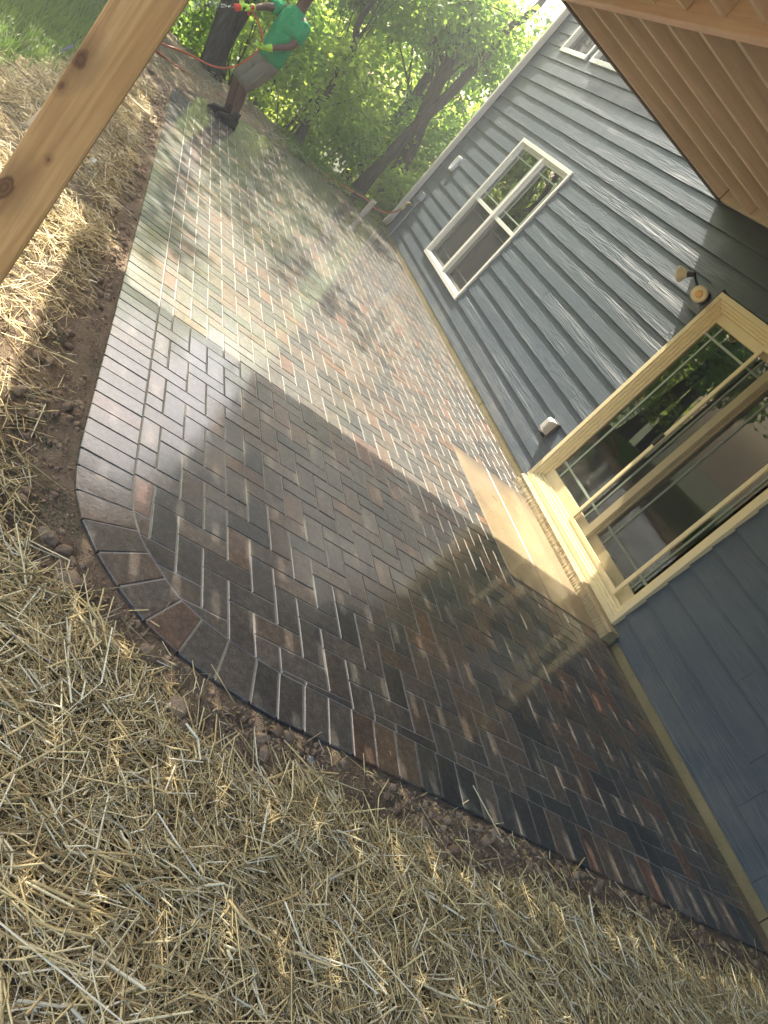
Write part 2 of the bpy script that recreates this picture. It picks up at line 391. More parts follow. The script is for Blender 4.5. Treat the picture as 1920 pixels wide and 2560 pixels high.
# pad notch
PX0, PX1, PY1 = 3.50, 5.06, 1.0
ox, oy, u = .077, .095, .1
for i in range(10, 125):
    for j in range(-3, 37):
        dm = (j - i) % 4
        if dm == 0: x0, x1, y0, y1 = i, i+2, j, j+1
        elif dm == 1: x0, x1, y0, y1 = i, i+1, j, j+2
        else: continue
        P = [np.array((ox+u*a, oy+u*b)) for a, b in ((x0,y0),(x1,y0),(x1,y1),(x0,y1))]
        for k in range(len(INN)-1):
            P = clip_half(P, INN[k], INN[k+1])
            if len(P) < 3: break
        if len(P) < 3: continue
        P = clip_half(P, np.array((20., .03)), np.array((0., .03)))
        if len(P) < 3: continue
        xs = [p[0] for p in P]; ys = [p[1] for p in P]
        if min(ys) < PY1 and max(xs) > PX0 and min(xs) < PX1:
            hi = clip_half(P, np.array((20., PY1)), np.array((0., PY1)))
            lo = clip_half(P, np.array((0., PY1)), np.array((20., PY1)))
            if len(hi) > 2: paver(hi)
            if len(lo) > 2:
                for A, B in (((PX0, 0.), (PX0, 9.)), ((PX1, 9.), (PX1, 0.))):
                    q = clip_half(lo, np.array(B), np.array(A))
                    if len(q) > 2: paver(q)
        else: paver(P)
# soldier course round the free edge
seg = np.r_[0, np.cumsum(np.hypot(*np.diff(OUTA, axis=0).T))]
def at(arr, s): return np.array([np.interp(s, seg, arr[:, 0]), np.interp(s, seg, arr[:, 1])])
s = 0.; 
while s < seg[-1] - .05:
    step = .1 if not (2.95 < s < 3.95) else .128
    s2 = min(s + step, seg[-1]); paver([at(OUTA, s), at(INN, s), at(INN, s2), at(OUTA, s2)]); s = s2
patio = pav.build('patio', PAVER); tag(patio, kind='structure')
bed = MB(); OB = offset_in(OUTA, .012)
bed.add([(*p, -.0030) for p in OB], [tuple(range(len(OB)-1, -1, -1))])
tag(bed.build('patio_joint_sand', SAND), kind='structure')
edge = MB()
for i in range(0, 11):
    a, b = OUTA[i], OUTA[i+1]; e = (b-a)/np.hypot(*(b-a)); nrm = np.array([-e[1], e[0]])
    a2, b2 = a + nrm*.006, b + nrm*.006; a3, b3 = a + nrm*.05, b + nrm*.05; a4, b4 = a + nrm*.011, b + nrm*.011
    edge.add([(*a2,-.085),(*b2,-.085),(*b2,-.033),(*a2,-.033),(*a4,-.085),(*b4,-.085),(*b4,-.033),(*a4,-.033)], [(0,1,2,3),(7,6,5,4),(3,2,6,7)])
    L = np.hypot(*(b-a)); k = .03
    while k < L:
        c = a + e*k; edge.obox((*(c + nrm*.022), -.058), ((*e, 0), (*nrm, 0), (0, 0, 1)), (.002, .015, .022)); k += .06
tag(edge.build('paver_edging', BLACKP), 'black plastic paver edging half buried along the curved near rim of the patio', 'edging')

# ---------------------------------------------------------------- ground sheet
def axis(lo, hi, fine0, fine1, st, grow=1.25, maxst=6):
    a = list(np.arange(fine0, fine1, st)); s_ = st; x = fine1
    while x < hi: a.append(x); s_ = min(s_*grow, maxst); x += s_
    a.append(hi); s_ = st; x = fine0 - st
    b = []
    while x > lo: b.append(x); s_ = min(s_*grow, maxst); x -= s_
    b.append(lo); return np.array(b[::-1] + a)
gx = np.unique(np.r_[axis(-80, 90, .2, 2.3, .014), np.arange(2.3, 5.5, .025), np.arange(5.5, 9, .05), np.arange(9, 20, .2)])
gy = np.unique(np.r_[axis(-80, 80, 0.0, 4.3, .016), np.arange(4.3, 8, .12)])
def ground_z(x, y):
    d = inside_d(x, y)
    z = np.where(d > -.03, -.013 + .012*np.clip(d/.35, 0, 1) + .02*np.clip((d-.3)/1.0, 0, 1), -.13)
    z = z + np.where(d > .004, 1, 0)*((fbm(x*4.1, y*4.1, 4)-.47)*.075*np.clip(d/.12, .42, 1) + (fbm(x*22, y*22, 4)-.44)*.048*np.clip(d/.06, .3, 1))
    z = np.where(d < .016, np.minimum(z, -.007), z)
    side = np.clip((y - 3.72)/.5, 0, 1)*np.clip((x-2.2)/.8, 0, 1)
    z = z + side*.035
    s_ = np.clip(x - 12.9, 0, 40) + 0*y
    z = z - np.minimum(4.0, .24*s_) + np.where(x > 12.6, (fbm(x*.6, y*.6, 3)-.45)*.5*np.clip((x-12.6)/3, 0, 1), 0)
    return z
X, Y = np.meshgrid(gx, gy, indexing='ij'); Z = ground_z(X, Y)
Z = np.where((Y < -.2) & (X < 12.2) & (X > -6), -.3, Z)
V = np.stack([X, Y, Z], -1).reshape(-1, 3); nx, ny = X.shape
idx = np.arange(nx*ny).reshape(nx, ny)
F = np.stack([idx[:-1,:-1], idx[1:,:-1], idx[1:,1:], idx[:-1,1:]], -1).reshape(-1, 4)
ground = npmesh('ground', V, F, SOIL, smooth=True); tag(ground, kind='structure')
def lawn_mask(x, y):
    b = 4.42 + .30*np.clip((x-6.0)/2.0, -1, 1)*-1 + .25*(fbm(x*1.3, y*1.3, 3)-.45)
    m1 = np.clip((y - b)/.25, 0, 1)*np.clip((x-4.2)/.5, 0, 1)
    d = inside_d(x, y)
    m2 = np.clip((d-.06)/.1, 0, 1)*np.clip((x-11.2)/.4, 0, 1)*np.clip((2.2-y)/.4, 0, 1)*np.clip((14.5-x)/1., 0, 1)
    return np.clip(m1 + m2, 0, 1)
def straw_mask(x, y):
    d = inside_d(x, y); n = fbm(x*3.2+5, y*3.2, 3); n2 = fbm(x*1.1+9, y*1.1+3, 3)
    near = np.clip((d - .10 - .42*np.clip(n-.33, 0, 1))/.11, .03, 1)*np.clip((n2-.14)/.16, .35, 1)
    left = np.clip((d - .07 - .20*np.clip(n-.35, 0, 1))/.12, 0, 1)*np.clip((n2-.26)/.14, .35, 1)
    bare = np.exp(-(((x-2.15)/.55)**2 + ((y-3.98)/.28)**2))
    left = left*(1 - .55*np.clip(bare*1.3, 0, 1))
    far = np.clip((8.8 - x)/1.0, 0.12, 1)
    return np.where(x > 1.75, left*far, near)*(1-lawn_mask(x, y))
att = ground.data.color_attributes.new('zone', 'FLOAT_COLOR', 'POINT')
zc = np.zeros((nx*ny, 4), np.float32); xx, yy = V[:, 0], V[:, 1]
zc[:, 0] = np.clip(straw_mask(xx, yy)*.75, 0, 1)*(xx < 13)*(xx > -3); zc[:, 1] = lawn_mask(xx, yy); zc[:, 2] = np.clip((xx-12.8)/1.0, 0, 1)*(1-.6*zc[:, 1]); zc[:, 3] = 1
att.data.foreach_set('color', zc.ravel())

# ---------------------------------------------------------------- straw, clods, grass
def straws(name, P, L, W, zr, tilt):
    n = len(P); az = fbm(P[:, 0]*2.6, P[:, 1]*2.6, 2)*14 + rng.normal(0, .85, n); el = rng.normal(0, tilt, n)
    d = np.stack([np.cos(az)*np.cos(el), np.sin(az)*np.cos(el), np.sin(el)], -1)
    sd = np.stack([-np.sin(az), np.cos(az), np.zeros(n)], -1); up = np.cross(d, sd)*-1
    up = np.where(up[:, 2:3] < 0, -up, up)
    kink = rng.normal(0, .06, n)*L*(rng.random(n) < .7) + rng.normal(0, .26, n)*L*(rng.random(n) < .16)
    roll = rng.uniform(0, np.pi, n)[:, None]
    a1 = sd*np.cos(roll) + up*np.sin(roll); a2 = -sd*np.sin(roll) + up*np.cos(roll)
    vs = []
    mid = rng.uniform(.35, .65, n)
    for t, kk, ws in ((-.5, 0, .85), (None, 1, 1.0), (.5, 0, .7)):
        tt = (mid-.5 if t is None else np.full(n, t))[:, None]
        c = P + d*tt*L[:, None] + sd*(kink*kk)[:, None]
        wv = (W*ws)[:, None]
        for q in range(3):
            an = 2*np.pi*q/3; vs.append(c + (a1*np.cos(an) + a2*np.sin(an)*.55)*wv)
    Vt = np.stack(vs, 1); b = np.arange(n)[:, None, None]*9
    fl = []
    for s_ in (0, 1):
        for q in range(3):
            q2 = (q+1) % 3; fl.append([s_*3+q, s_*3+q2, s_*3+3+q2, s_*3+3+q])
    Fq = b + np.array(fl)[None]
    lowz = Vt[..., 2].min(1); gz = ground_z(P[:, 0], P[:, 1])
    return Vt.reshape(-1, 3), Fq.reshape(-1, 4)
def scatter(x0, x1, y0, y1, n, fn):
    x = rng.uniform(x0, x1, n); y = rng.uniform(y0, y1, n); k = rng.random(n) < fn(x, y); return x[k], y[k]
def clump(n, x0, x1, y0, y1, fn):
    x, y = scatter(x0, x1, y0, y1, n, fn); return x, y
sx1, sy1 = scatter(.05, 1.72, .0, 4.5, 62000, straw_mask)
z1 = ground_z(sx1, sy1) + .004 + rng.random(len(sx1))**1.4*.040*straw_mask(sx1, sy1)
L1 = rng.gamma(2.4, .044, len(sx1)).clip(.02, .36); W1 = np.where(rng.random(len(sx1)) < .18, rng.uniform(.003, .0046, len(sx1)), rng.uniform(.0009, .0029, len(sx1)))
A = straws('a', np.stack([sx1, sy1, z1], -1), L1, W1, .03, .16)
sx2, sy2 = scatter(1.72, 8.5, 3.70, 5.2, 42000, straw_mask)
z2 = ground_z(sx2, sy2) + .004 + rng.random(len(sx2))**1.4*.055*straw_mask(sx2, sy2)
L2 = rng.gamma(3.0, .032, len(sx2)).clip(.03, .32); W2 = rng.uniform(.0013, .0030, len(sx2))
B = straws('b', np.stack([sx2, sy2, z2], -1), L2, W2, .03, .24)
sx4, sy4 = scatter(.05, 1.75, 0, 4.5, 60000, lambda x, y: np.clip(straw_mask(x, y) + .12, 0, 1)*(inside_d(x, y) > .02)); k4 = len(sx4)
D4 = straws('d', np.stack([sx4, sy4, ground_z(sx4, sy4) + .002 + rng.random(k4)*.022*straw_mask(sx4, sy4)], -1), rng.uniform(.006, .030, k4), rng.uniform(.0006, .0018, k4), 0, .3)
sx3, sy3 = scatter(9.0, 12.6, -.1, 4.4, 9000, lambda x, y: np.clip((inside_d(x, y)-.03)/.1, 0, 1)*np.exp(-inside_d(x, y)/.35))
z3 = ground_z(sx3, sy3) + .004 + rng.random(len(sx3))*.07
Cc = straws('c', np.stack([sx3, sy3, z3], -1), rng.gamma(3, .04, len(sx3)).clip(.04, .3), rng.uniform(.0015, .003, len(sx3)), .03, .3)
V = np.concatenate([A[0], B[0], Cc[0], D4[0]]); F = np.concatenate([A[1], B[1] + len(A[0]), Cc[1] + len(A[0]) + len(B[0]), D4[1] + len(A[0]) + len(B[0]) + len(Cc[0])])
tag(npmesh('straw_mulch', V, F, STRAW), 'loose golden straw scattered over the bare soil beside the patio', 'straw', kind='stuff')
# single stalks lying on the pavers
for (cx, cy, az, L, lab) in ((1.735, 3.405, 2.2, .075, 'long pale straw stalk lying on a red brown border paver'), (1.712, 3.352, 1.5, .03, 'short broken straw bit lying on a border paver at the patio curve')):
    m = MB(); d = Vector((math.cos(az), math.sin(az), 0))
    m.tube([Vector((cx, cy, .0035)) - d*L/2, Vector((cx, cy, .0048)), Vector((cx, cy, .0036)) + d*L/2 + Vector((.004, 0, 0))], [.002, .0021, .0016], 5)
    tag(m.build('straw_stalk', STRAW), lab, 'straw')
def ico(sub=2):
    import bmesh
    bm = bmesh.new(); bmesh.ops.create_icosphere(bm, subdivisions=sub, radius=1); bm.verts.ensure_lookup_table()
    v = np.array([x.co[:] for x in bm.verts]); f = np.array([[y.index for y in x.verts] for x in bm.faces]); bm.free(); return v, f
IV, IF = ico(2); IV3, IF3 = ico(3)
def rocky(v, r, amp=.38):
    o = r.uniform(0, 60, 3); k = r.uniform(2.2, 3.6)
    nn = fbm(v[:, 0]*k+o[0]+v[:, 2]*1.3, v[:, 1]*k+o[1]-v[:, 2]*1.1, 3) - .45
    for _ in range(9):   # facet cuts
        pl = r.normal(size=3); pl /= np.linalg.norm(pl); dd = v@pl; lim = r.uniform(.40, .78)
        v = np.where(dd[:, None] > lim, v - pl*(dd-lim)[:, None], v)
    v = v*(1 + amp*2*nn)[:, None]
    return v*(1 + r.normal(0, .10, len(v)))[:, None]
cv, cf = [], []; nb = 0
def clodpts(n, fn, x0, x1, y0, y1):
    return scatter(x0, x1, y0, y1, n, fn)
def cm(x, y):
    d = inside_d(x, y); return np.where(d > .012, np.exp(-np.maximum(d-.02, 0)/.17), 0)*np.clip((fbm(x*2.3, y*2.3, 2)-.22)/.2, .15, 1)
c1 = scatter(.9, 1.75, 0, 3.6, 26000, lambda x, y: cm(x, y)*np.clip((y-.6)/2.0, .35, 1)); c2 = scatter(1.5, 9.3, 3.4, 4.3, 34000, lambda x, y: .75*cm(x, y) + .35*np.exp(-(((x-2.15)/.6)**2 + ((y-3.95)/.3)**2)))
cxs = np.r_[c1[0], c2[0]]; cys = np.r_[c1[1], c2[1]]
keep = inside_d(cxs, cys) > .014; cxs, cys = cxs[keep], cys[keep]
cz = ground_z(cxs, cys)
for x, y, z in zip(cxs, cys, cz):
    r = min(.030, .0040*(1/(1-rng.random()*.985))**.56); d = float(inside_d(x, y))
    r = min(r, max(.006, d*.8))
    v = rocky(IV*np.array([1, rng.uniform(.7, 1), rng.uniform(.6, .9)]), rng)*r
    a = rng.uniform(0, 6.28); ca, sa = math.cos(a), math.sin(a)
    v = np.stack([v[:, 0]*ca - v[:, 1]*sa + x, v[:, 0]*sa + v[:, 1]*ca + y, v[:, 2] + z + r*.02], -1)
    cv.append(v); cf.append(IF + nb); nb += len(v)
tag(npmesh('soil_clods', np.concatenate(cv), np.concatenate(cf), CLOD), 'crumbly brown clay clods along the patio rim', 'soil', kind='stuff')
def rock(name, x, y, r, mat, lab, cat, seed, flat=.75, sink=.12, group=None):
    rr = np.random.default_rng(seed); v = rocky(IV3*np.array([1, .8, flat]), rr, .40)*r
    v = v + np.array([0, 0, 0]); o = npmesh(name, v, IF3, mat, smooth=False)
    o.location = (x, y, float(ground_z(np.array([x]), np.array([y]))[0]) + r*sink); o.rotation_euler = (0, 0, seed*1.7)
    tag(o, lab, cat, group); return o
rock('dirt_clod', 1.84, 3.70, .036, CLOD, 'large brown clay clod touching the rim at the top of the patio curve', 'clod', 1)
rock('dirt_clod', 1.70, 3.62, .052, CLOD, 'widest flat clay clod left of the patio curve', 'clod', 2, .5)
rock('dirt_clod', 1.60, 3.36, .034, CLOD, 'rounded clay clod wedged against the plastic edging of the patio curve', 'clod', 3, .9)
rock('dirt_clod', 1.44, 3.26, .046, CLOD, 'broad clod half sunk in straw below the patio curve', 'clod', 4, .5)
rock('dirt_clod', 1.47, 2.98, .030, CLOD, 'small upright clod by the border where the curve meets the straight near rim', 'clod', 6, 1)
rock('stone', 1.31, 1.93, .022, STONE, 'largest pale stone lying in the bare soil below the near rim of the patio', 'stone', 11)
rock('stone', 1.25, 2.0, .026, simple('tan_stone', (.42,.34,.24), .8, .3, .2, 20, .5), 'tan flat stone beside the largest pale stone', 'stone', 12, .5)
rock('stone', 1.475, 2.80, .019, STONE, 'grey white stone against the black edging of the near rim', 'stone', 13)
rock('stone', 1.36, 2.72, .012, STONE, 'small white pebble in the soil between straw and near rim', 'stone', 14)
def blades(P, h, wd, lean):
    n = len(P); az = rng.uniform(0, 6.283, n); ln = rng.uniform(.2, lean, n)*h
    d = np.stack([np.cos(az), np.sin(az), 0*az], -1); sd = np.stack([-np.sin(az), np.cos(az), 0*az], -1)
    upz = np.array([0, 0, 1.])
    m = P + d*(ln*.35)[:, None] + upz*(h*.6)[:, None]; tp = P + d*ln[:, None] + upz*(h*np.clip(1-ln/h*.4, .5, 1))[:, None]
    w2 = (wd/2)[:, None]
    Vt = np.stack([P - sd*w2, P + sd*w2, m + sd*w2*.8, m - sd*w2*.8, tp], 1)
    b = np.arange(n)[:, None, None]*5
    Fq = b + np.array([[0,1,2,3]])[None]; Ft = b + np.array([[3,2,4]])[None]
    return Vt.reshape(-1, 3), np.concatenate([Fq.reshape(-1, 4), np.concatenate([Ft.reshape(-1, 3), Ft.reshape(-1, 3)[:, 2:]], 1)])
def lawn(name, x0, x1, y0, y1, n, hmin, hmax, lab):
    x, y = scatter(x0, x1, y0, y1, n, lawn_mask); P = np.stack([x, y, ground_z(x, y)], -1)
    h = rng.uniform(hmin, hmax, len(x)); wd = rng.uniform(.003, .006, len(x))
    V_, F_ = blades(P, h, wd, .9)
    me = bpy.data.meshes.new(name); faces = [tuple(f[:3]) if f[2] == f[3] else tuple(f) for f in F_.tolist()]
    me.from_pydata(V_.tolist(), [], faces); me.update(); o = link(name, me, GRASS); tag(o, lab, 'grass', kind='stuff')
lawn('lawn_grass', 4.2, 12, 3.9, 8.0, 60000, .05, .13, 'sunlit green lawn grass beyond the straw at the left')
lawn('grass_strip', 11.2, 14.5, -.5, 2.6, 12000, .07, .18, 'bright green grass strip along the far patio edge')

# ---------------------------------------------------------------- house
house = empty('house', (6, 0, 0), label='slate blue house wall of lapped boards with white windows and a sliding patio door', cat='house')
WX0, WX1, ZT = -4.0, 12.46, 5.68
E_ = 0.17686
OPEN = {'main': (8.80, 10.53, .362, 2.195), 'upa': (10.79, 11.68, 3.335, 4.62), 'upb': (9.685, 10.615, 3.335, 4.62), 'door': (3.565, 5.372, .095, 2.112)}
def split_x(x0, x1, z0, z1, ops):
    iv = [(x0, x1)]
    for (a, b, c, d) in ops:
        if c < z1 - 1e-4 and d > z0 + 1e-4:
            n_ = []
            for p, q in iv:
                if b <= p or a >= q: n_.append((p, q)); continue
                if a > p: n_.append((p, a))
                if b < q: n_.append((b, q))
            iv = n_
    return iv
ops = list(OPEN.values())
sd = MB(); k = 0; zb = .057
rs = random.Random(5)
while zb < ZT:
    zt = .0145 + E_*(k+1); zt = min(zt, ZT)
    cuts = sorted({zb, zt} | {z for o in ops for z in o[2:] if zb < z < zt})
    seams = []; x = WX0 + rs.uniform(.3, 3.2)
    if k == 8: x = 8.72 - 3.66*4
    while x < WX1: seams.append(x); x += 3.66
    yb, yt = .0172, .0018
    for a, b in zip(cuts[:-1], cuts[1:]):
        ya = yb + (yt-yb)*(a-zb)/(zt-zb); yc = yb + (yt-yb)*(b-zb)/(zt-zb)
        for p, q in split_x(WX0, WX1, a, b, ops):
            xs = [p] + [t for t in seams if p + .02 < t < q - .02] + [q]
            for m_, (u0, u1) in enumerate(zip(xs[:-1], xs[1:])):
                g0 = .0010 if m_ else 0; g1 = .0010 if m_ < len(xs)-2 else 0
                u0 += g0; u1 -= g1
                bot = a == zb
                lipz = a - (.012 if False else 0)
                vs = [(u0, ya, a), (u1, ya, a), (u1, yc, b), (u0, yc, b), (u0, 0, a), (u1, 0, a), (u1, 0, b), (u0, 0, b)]
                fs = [(1, 0, 3, 2), (0, 4, 7, 3), (5, 1, 2, 6), (4, 0, 1, 5)]
                sd.add(vs, fs)
    k += 1; zb = zt
sd.build('siding', SIDING, house)
# sheathing behind, with the openings
sh = MB(); zc_ = sorted({.0, ZT} | {z for o in ops for z in o[2:]})
for a, b in zip(zc_[:-1], zc_[1:]):
    for p, q in split_x(WX0, WX1-.01, a, b, ops): sh.box(p, q, -.13, -.0015, a, b)
sh.box(WX1-.14, WX1-.01, -8, -.13, 0, ZT); sh.box(WX0, WX0+.13, -8, -.13, 0, ZT); sh.box(WX0+.13, WX1-.14, -8, -7.87, 0, ZT)
sh.build('wall', simple('wall_paint', (.12,.145,.165), .6), house)
es = MB()
for i in range(33): es.box(WX1-.009, WX1+.004, -8, -.004, .06+E_*i, .06+E_*(i+1)-.006)
es.build('end_wall_boards', SIDING, house)
cb = MB(); cb.box(WX1-.085, WX1+.0145, -.003, .0235, .05, ZT); cb.build('corner_board', SIDING, house, bevel=.002)
for a, b in ((WX0, 1.60), (1.606, 3.43), (5.36, 6.75), (6.756, 8.9), (8.906, 11.1), (11.106, WX1)): fo = MB(); fo.box(a, b, -.06, .012 , -.2, .054); fo.build('foundation_strip', FOUND, house, bevel=.004)
ro = MB()
ro.box(WX0-.3, WX1+.3, -8.3, -.002, ZT+.001, ZT+.16)
ro.build('attic_slab', VINYL, house)
ev = MB(); ev.box(WX0-.3, WX1+.25, .0, .43, ZT+.001, ZT+.03); ev.box(WX0-.3, WX1+.25, .431, .455, ZT-.02, ZT+.18); ev.build('eave', VINYL, house)
gu = MB(); gu.box(WX0-.3, WX1+.25, .456, .54, ZT+.04, ZT+.16); gu.build('gutter', VINYL, house, bevel=.01)
rf = MB(); rf.add([(WX0-.35,.55,ZT+.185),(WX1+.3,.55,ZT+.185),(WX1+.3,-4,ZT+2.4),(WX0-.35,-4,ZT+2.4),(WX0-.35,-8.5,ZT+.17),(WX1+.3,-8.5,ZT+.17)], [(0,1,2,3),(3,2,5,4),(1,5,2),(0,3,4)])
rf.build('roof', ROOF, house)
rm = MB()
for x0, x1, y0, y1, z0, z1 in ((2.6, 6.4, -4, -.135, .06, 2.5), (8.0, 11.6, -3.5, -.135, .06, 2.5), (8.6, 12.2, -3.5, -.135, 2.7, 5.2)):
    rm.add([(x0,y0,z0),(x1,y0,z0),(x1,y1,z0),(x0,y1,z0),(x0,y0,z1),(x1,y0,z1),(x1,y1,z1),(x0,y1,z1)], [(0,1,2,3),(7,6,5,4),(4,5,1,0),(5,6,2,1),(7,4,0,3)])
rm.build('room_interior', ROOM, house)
def bars(mb, x0, x1, z0, z1, wd, y0, y1, sides='lrtb'):
    if 'b' in sides: mb.box(x0, x1, y0, y1, z0, z0+wd)
    if 't' in sides: mb.box(x0, x1, y0, y1, z1-wd, z1)
    if 'l' in sides: mb.box(x0, x0+wd, y0, y1, z0+wd, z1-wd)
    if 'r' in sides: mb.box(x1-wd, x1, y0, y1, z0+wd, z1-wd)
def window(name, op, label, main=True):
    x0, x1, z0, z1 = op
    fr = MB(); bars(fr, x0-.012, x1+.012, z0-.012, z1+.012, .052, -.07, .034); bars(fr, x0+.041, x1-.041, z0+.041, z1-.041, .018, -.06, .016)
    if main: xm = (x0+x1)/2; fr.box(xm-.036, xm+.036, -.06, .027, z0+.0405, z1-.0405)
    f = fr.build('window', VINYL, house, bevel=.003); f['label'] = label
    halves = [(x0+.059, (x0+x1)/2-.036), ((x0+x1)/2+.036, x1-.059)] if main else [(x0+.059, x1-.059)]
    zm = z0 + (z1-z0)*.515
    sash = MB(); gr = MB(); pane = MB(); scr = MB()
    for a, b in halves:
        bars(sash, a, b, zm-.02, z1-.059, .030, -.05, -.012); bars(sash, a, b, z0+.059, zm+.012, .030, -.075, -.052)
        sash.box(a, b, -.0118, .006, zm-.024, zm+.024)
        pane.box(a+.03, b-.03, -.034, -.028, zm+.0, z1-.089); pane.box(a+.03, b-.03, -.066, -.062, z0+.089, zm-.01)
        for (lo, hi) in ((zm+.01, z1-.089), (z0+.089, zm-.02)):
            yy = -.0265 if lo > zm else -.060
            for zz in (lo+.11, hi-.11): gr.box(a+.03, b-.03, yy, yy+.006, zz-.008, zz+.008)
            for xx_ in (a+.03+.10, b-.03-.10): gr.box(xx_-.008, xx_+.008, yy-.0005, yy+.0055, lo, hi)
        scr.add([(a+.012, -.022, z0+.06), (b-.012, -.022, z0+.06), (b-.012, -.022, zm-.025), (a+.012, -.022, zm-.025)], [(1, 0, 3, 2)])
    sash.build('sash', VINYL, f, bevel=.002); gr.build('grille', GRILLE, f); pane.build('pane', GLASS, f); scr.build('insect_screen', SCREEN, f)
window('main', OPEN['main'], 'twin double hung window with screens over the lower sashes')
window('upa', OPEN['upa'], 'upper window next to the downspout', False); window('upb', OPEN['upb'], 'upper window half hidden by the deck', False)
# sliding door
x0, x1, z0, z1 = OPEN['door']
fr = MB(); bars(fr, x0-.012, x1+.012, z0-.004, z1+.012, .045, -.10, .045)
for i, (o_, w_, y_) in enumerate(((.033, .022, .030), (.055, .020, .014), (.075, .022, -.004))): bars(fr, x0+o_, x1-o_, z0+o_+.004, z1-o_, w_+.0002, -.098+.002*i, y_)
dr = fr.build('sliding_door', ALMOND, house, bevel=.002); dr['label'] = 'cream framed sliding patio door with a half open screen'
st = MB(); pane = MB(); gr = MB()
def leaf(a, b, y, w1=.06, w2=.06):
    zz0, zz1 = z0+.10, z1-.098
    st.box(a, a+w1, y-.034, y, zz0, zz1); st.box(b-w2, b, y-.034, y, zz0, zz1); st.box(a+w1, b-w2, y-.034, y, zz0, zz0+.10); st.box(a+w1, b-w2, y-.034, y, zz1-.075, zz1)
    pane.box(a+w1, b-w2, y-.022, y-.015, zz0+.1, zz1-.075)
    for xx_ in (a+w1+.105, b-w2-.105): gr.box(xx_-.009, xx_+.009, y-.0145, y-.009, zz0+.1, zz1-.075)
    for z_ in (zz0+.205, zz1-.18): gr.box(a+w1, b-w2, y-.0142, y-.0093, z_-.009, z_+.009)
leaf(4.41, x1-.098, -.022, .075, .02); leaf(x0+.098, 4.47, -.062, .02, .075)
st.build('door_panel', ALMOND, dr, bevel=.002); pane.build('pane', GLASS, dr); gr.build('grille', GRILLE, dr)
sc = MB(); bars(sc, 3.775, 4.665, z0+.098, z1-.096, .034, -.012, .006)
scf = sc.build('screen_door', ALMOND, dr, bevel=.003)
sm = MB(); sm.add([(3.808, -.004, z0+.13), (4.632, -.004, z0+.13), (4.632, -.004, z1-.13), (3.808, -.004, z1-.13)], [(1, 0, 3, 2)])
t_ = NT('fine_screen'); a_ = t_.n('BsdfTransparent', i_Color=(.95,.95,.95,1)); b_ = t_.n('BsdfDiffuse', i_Color=(.09,.09,.09,1)); x_ = t_.n('MixShader', i_Fac=.30)
t_.t.links.new(a_.outputs[0], x_.inputs[1]); t_.t.links.new(b_.outputs[0], x_.inputs[2]); t_.t.links.new(x_.outputs[0], t_.out.inputs[0])
sm.build('insect_screen', t_.m, dr)
hd = MB(); hd.box(4.630, 4.667, .0062, .024, 1.02, 1.13); hd.build('latch', BLACKP, dr, bevel=.004)
# threshold ledge
le = MB(); n_ = 46
for i in range(n_):
    xa, xb = 3.455 + (5.345-3.455)*i/n_, 3.455 + (5.345-3.455)*(i+1)/n_
    ya, yb2 = .108 + .012*rs.random(), .108
rings = []
lr = random.Random(2)
NX = 170
for i in range(NX+1):
    x = 3.455 + (5.345-3.455)*i/NX
    j = lambda s_: lr.uniform(-s_, s_)
    rings.append([(x, -.05, -.15), (x, -.05, .088), (x, .060, .0885), (x, .098+j(.0015), .086+j(.001)), (x, .110+j(.0022), .070+j(.002)), (x, .108+j(.003), .045+j(.002)), (x, .112+j(.003), .02), (x, .112, -.15)][::-1])
le = MB(); le.loft(rings); le.build('threshold_ledge', m_concrete('rough_concrete', (.30,.235,.13), (.46,.37,.22), .75, .9), house)
# downspout
ds = MB(); pr = lambda z, yo=0: [(12.325, .028+yo, z), (12.40, .028+yo, z), (12.40, .112+yo, z), (12.325, .112+yo, z)]
ds.loft([pr(.24), pr(2.02)]); ds.loft([[(p[0]-.003*s1, p[1]+.003*s2, p[2]) for p, (s1, s2) in zip(pr(z), ((1, -1), (-1, -1), (-1, 1), (1, 1)))] for z in (2.0, 3.9)]); ds.loft([pr(3.88), pr(ZT+.04)])
dso = ds.build('downspout', BEIGEP, house, bevel=.014)
eb = MB(); rg = []
for i in range(9):
    t = i/8; a = t*1.15; c = Vector((12.3625 + .16*(1-math.cos(a)), .07, .24 - .16*math.sin(a))); dx, dz = math.cos(a), math.sin(a)
    pr2 = []
    for sx_, sy_ in ((-1, -1), (1, -1), (1, 1), (-1, 1)): pr2.append((c.x + sx_*.040*dx, c.y + sy_*.045, c.z + sx_*.040*dz))
    rg.append(pr2)
eb.loft(rg); eb.build('elbow', BEIGEP, dso, bevel=.012)
# doorstep slab
sl_ = MB(); sl_.add([(3.505,.121,-.12),(5.055,.121,-.12),(5.055,.996,-.12),(3.505,.996,-.12),(3.505,.121,.004),(5.055,.121,.004),(5.055,.996,.004),(3.505,.996,.004)], [(3,2,1,0),(4,5,6,7),(0,1,5,4),(1,2,6,5),(2,3,7,6),(3,0,4,7)])
sl_.add([(3.51,.598,.0046),(5.05,.594,.0046),(5.05,.606,.0046),(3.51,.610,.0046),(3.51,.604,.0085),(5.05,.600,.0085)], [(0,1,5,4),(4,5,2,3)])
tag(sl_.build('doorstep_slab', CONC, bevel=.003), 'smooth tan concrete slab set flush into the pavers before the sliding door', 'doorstep')

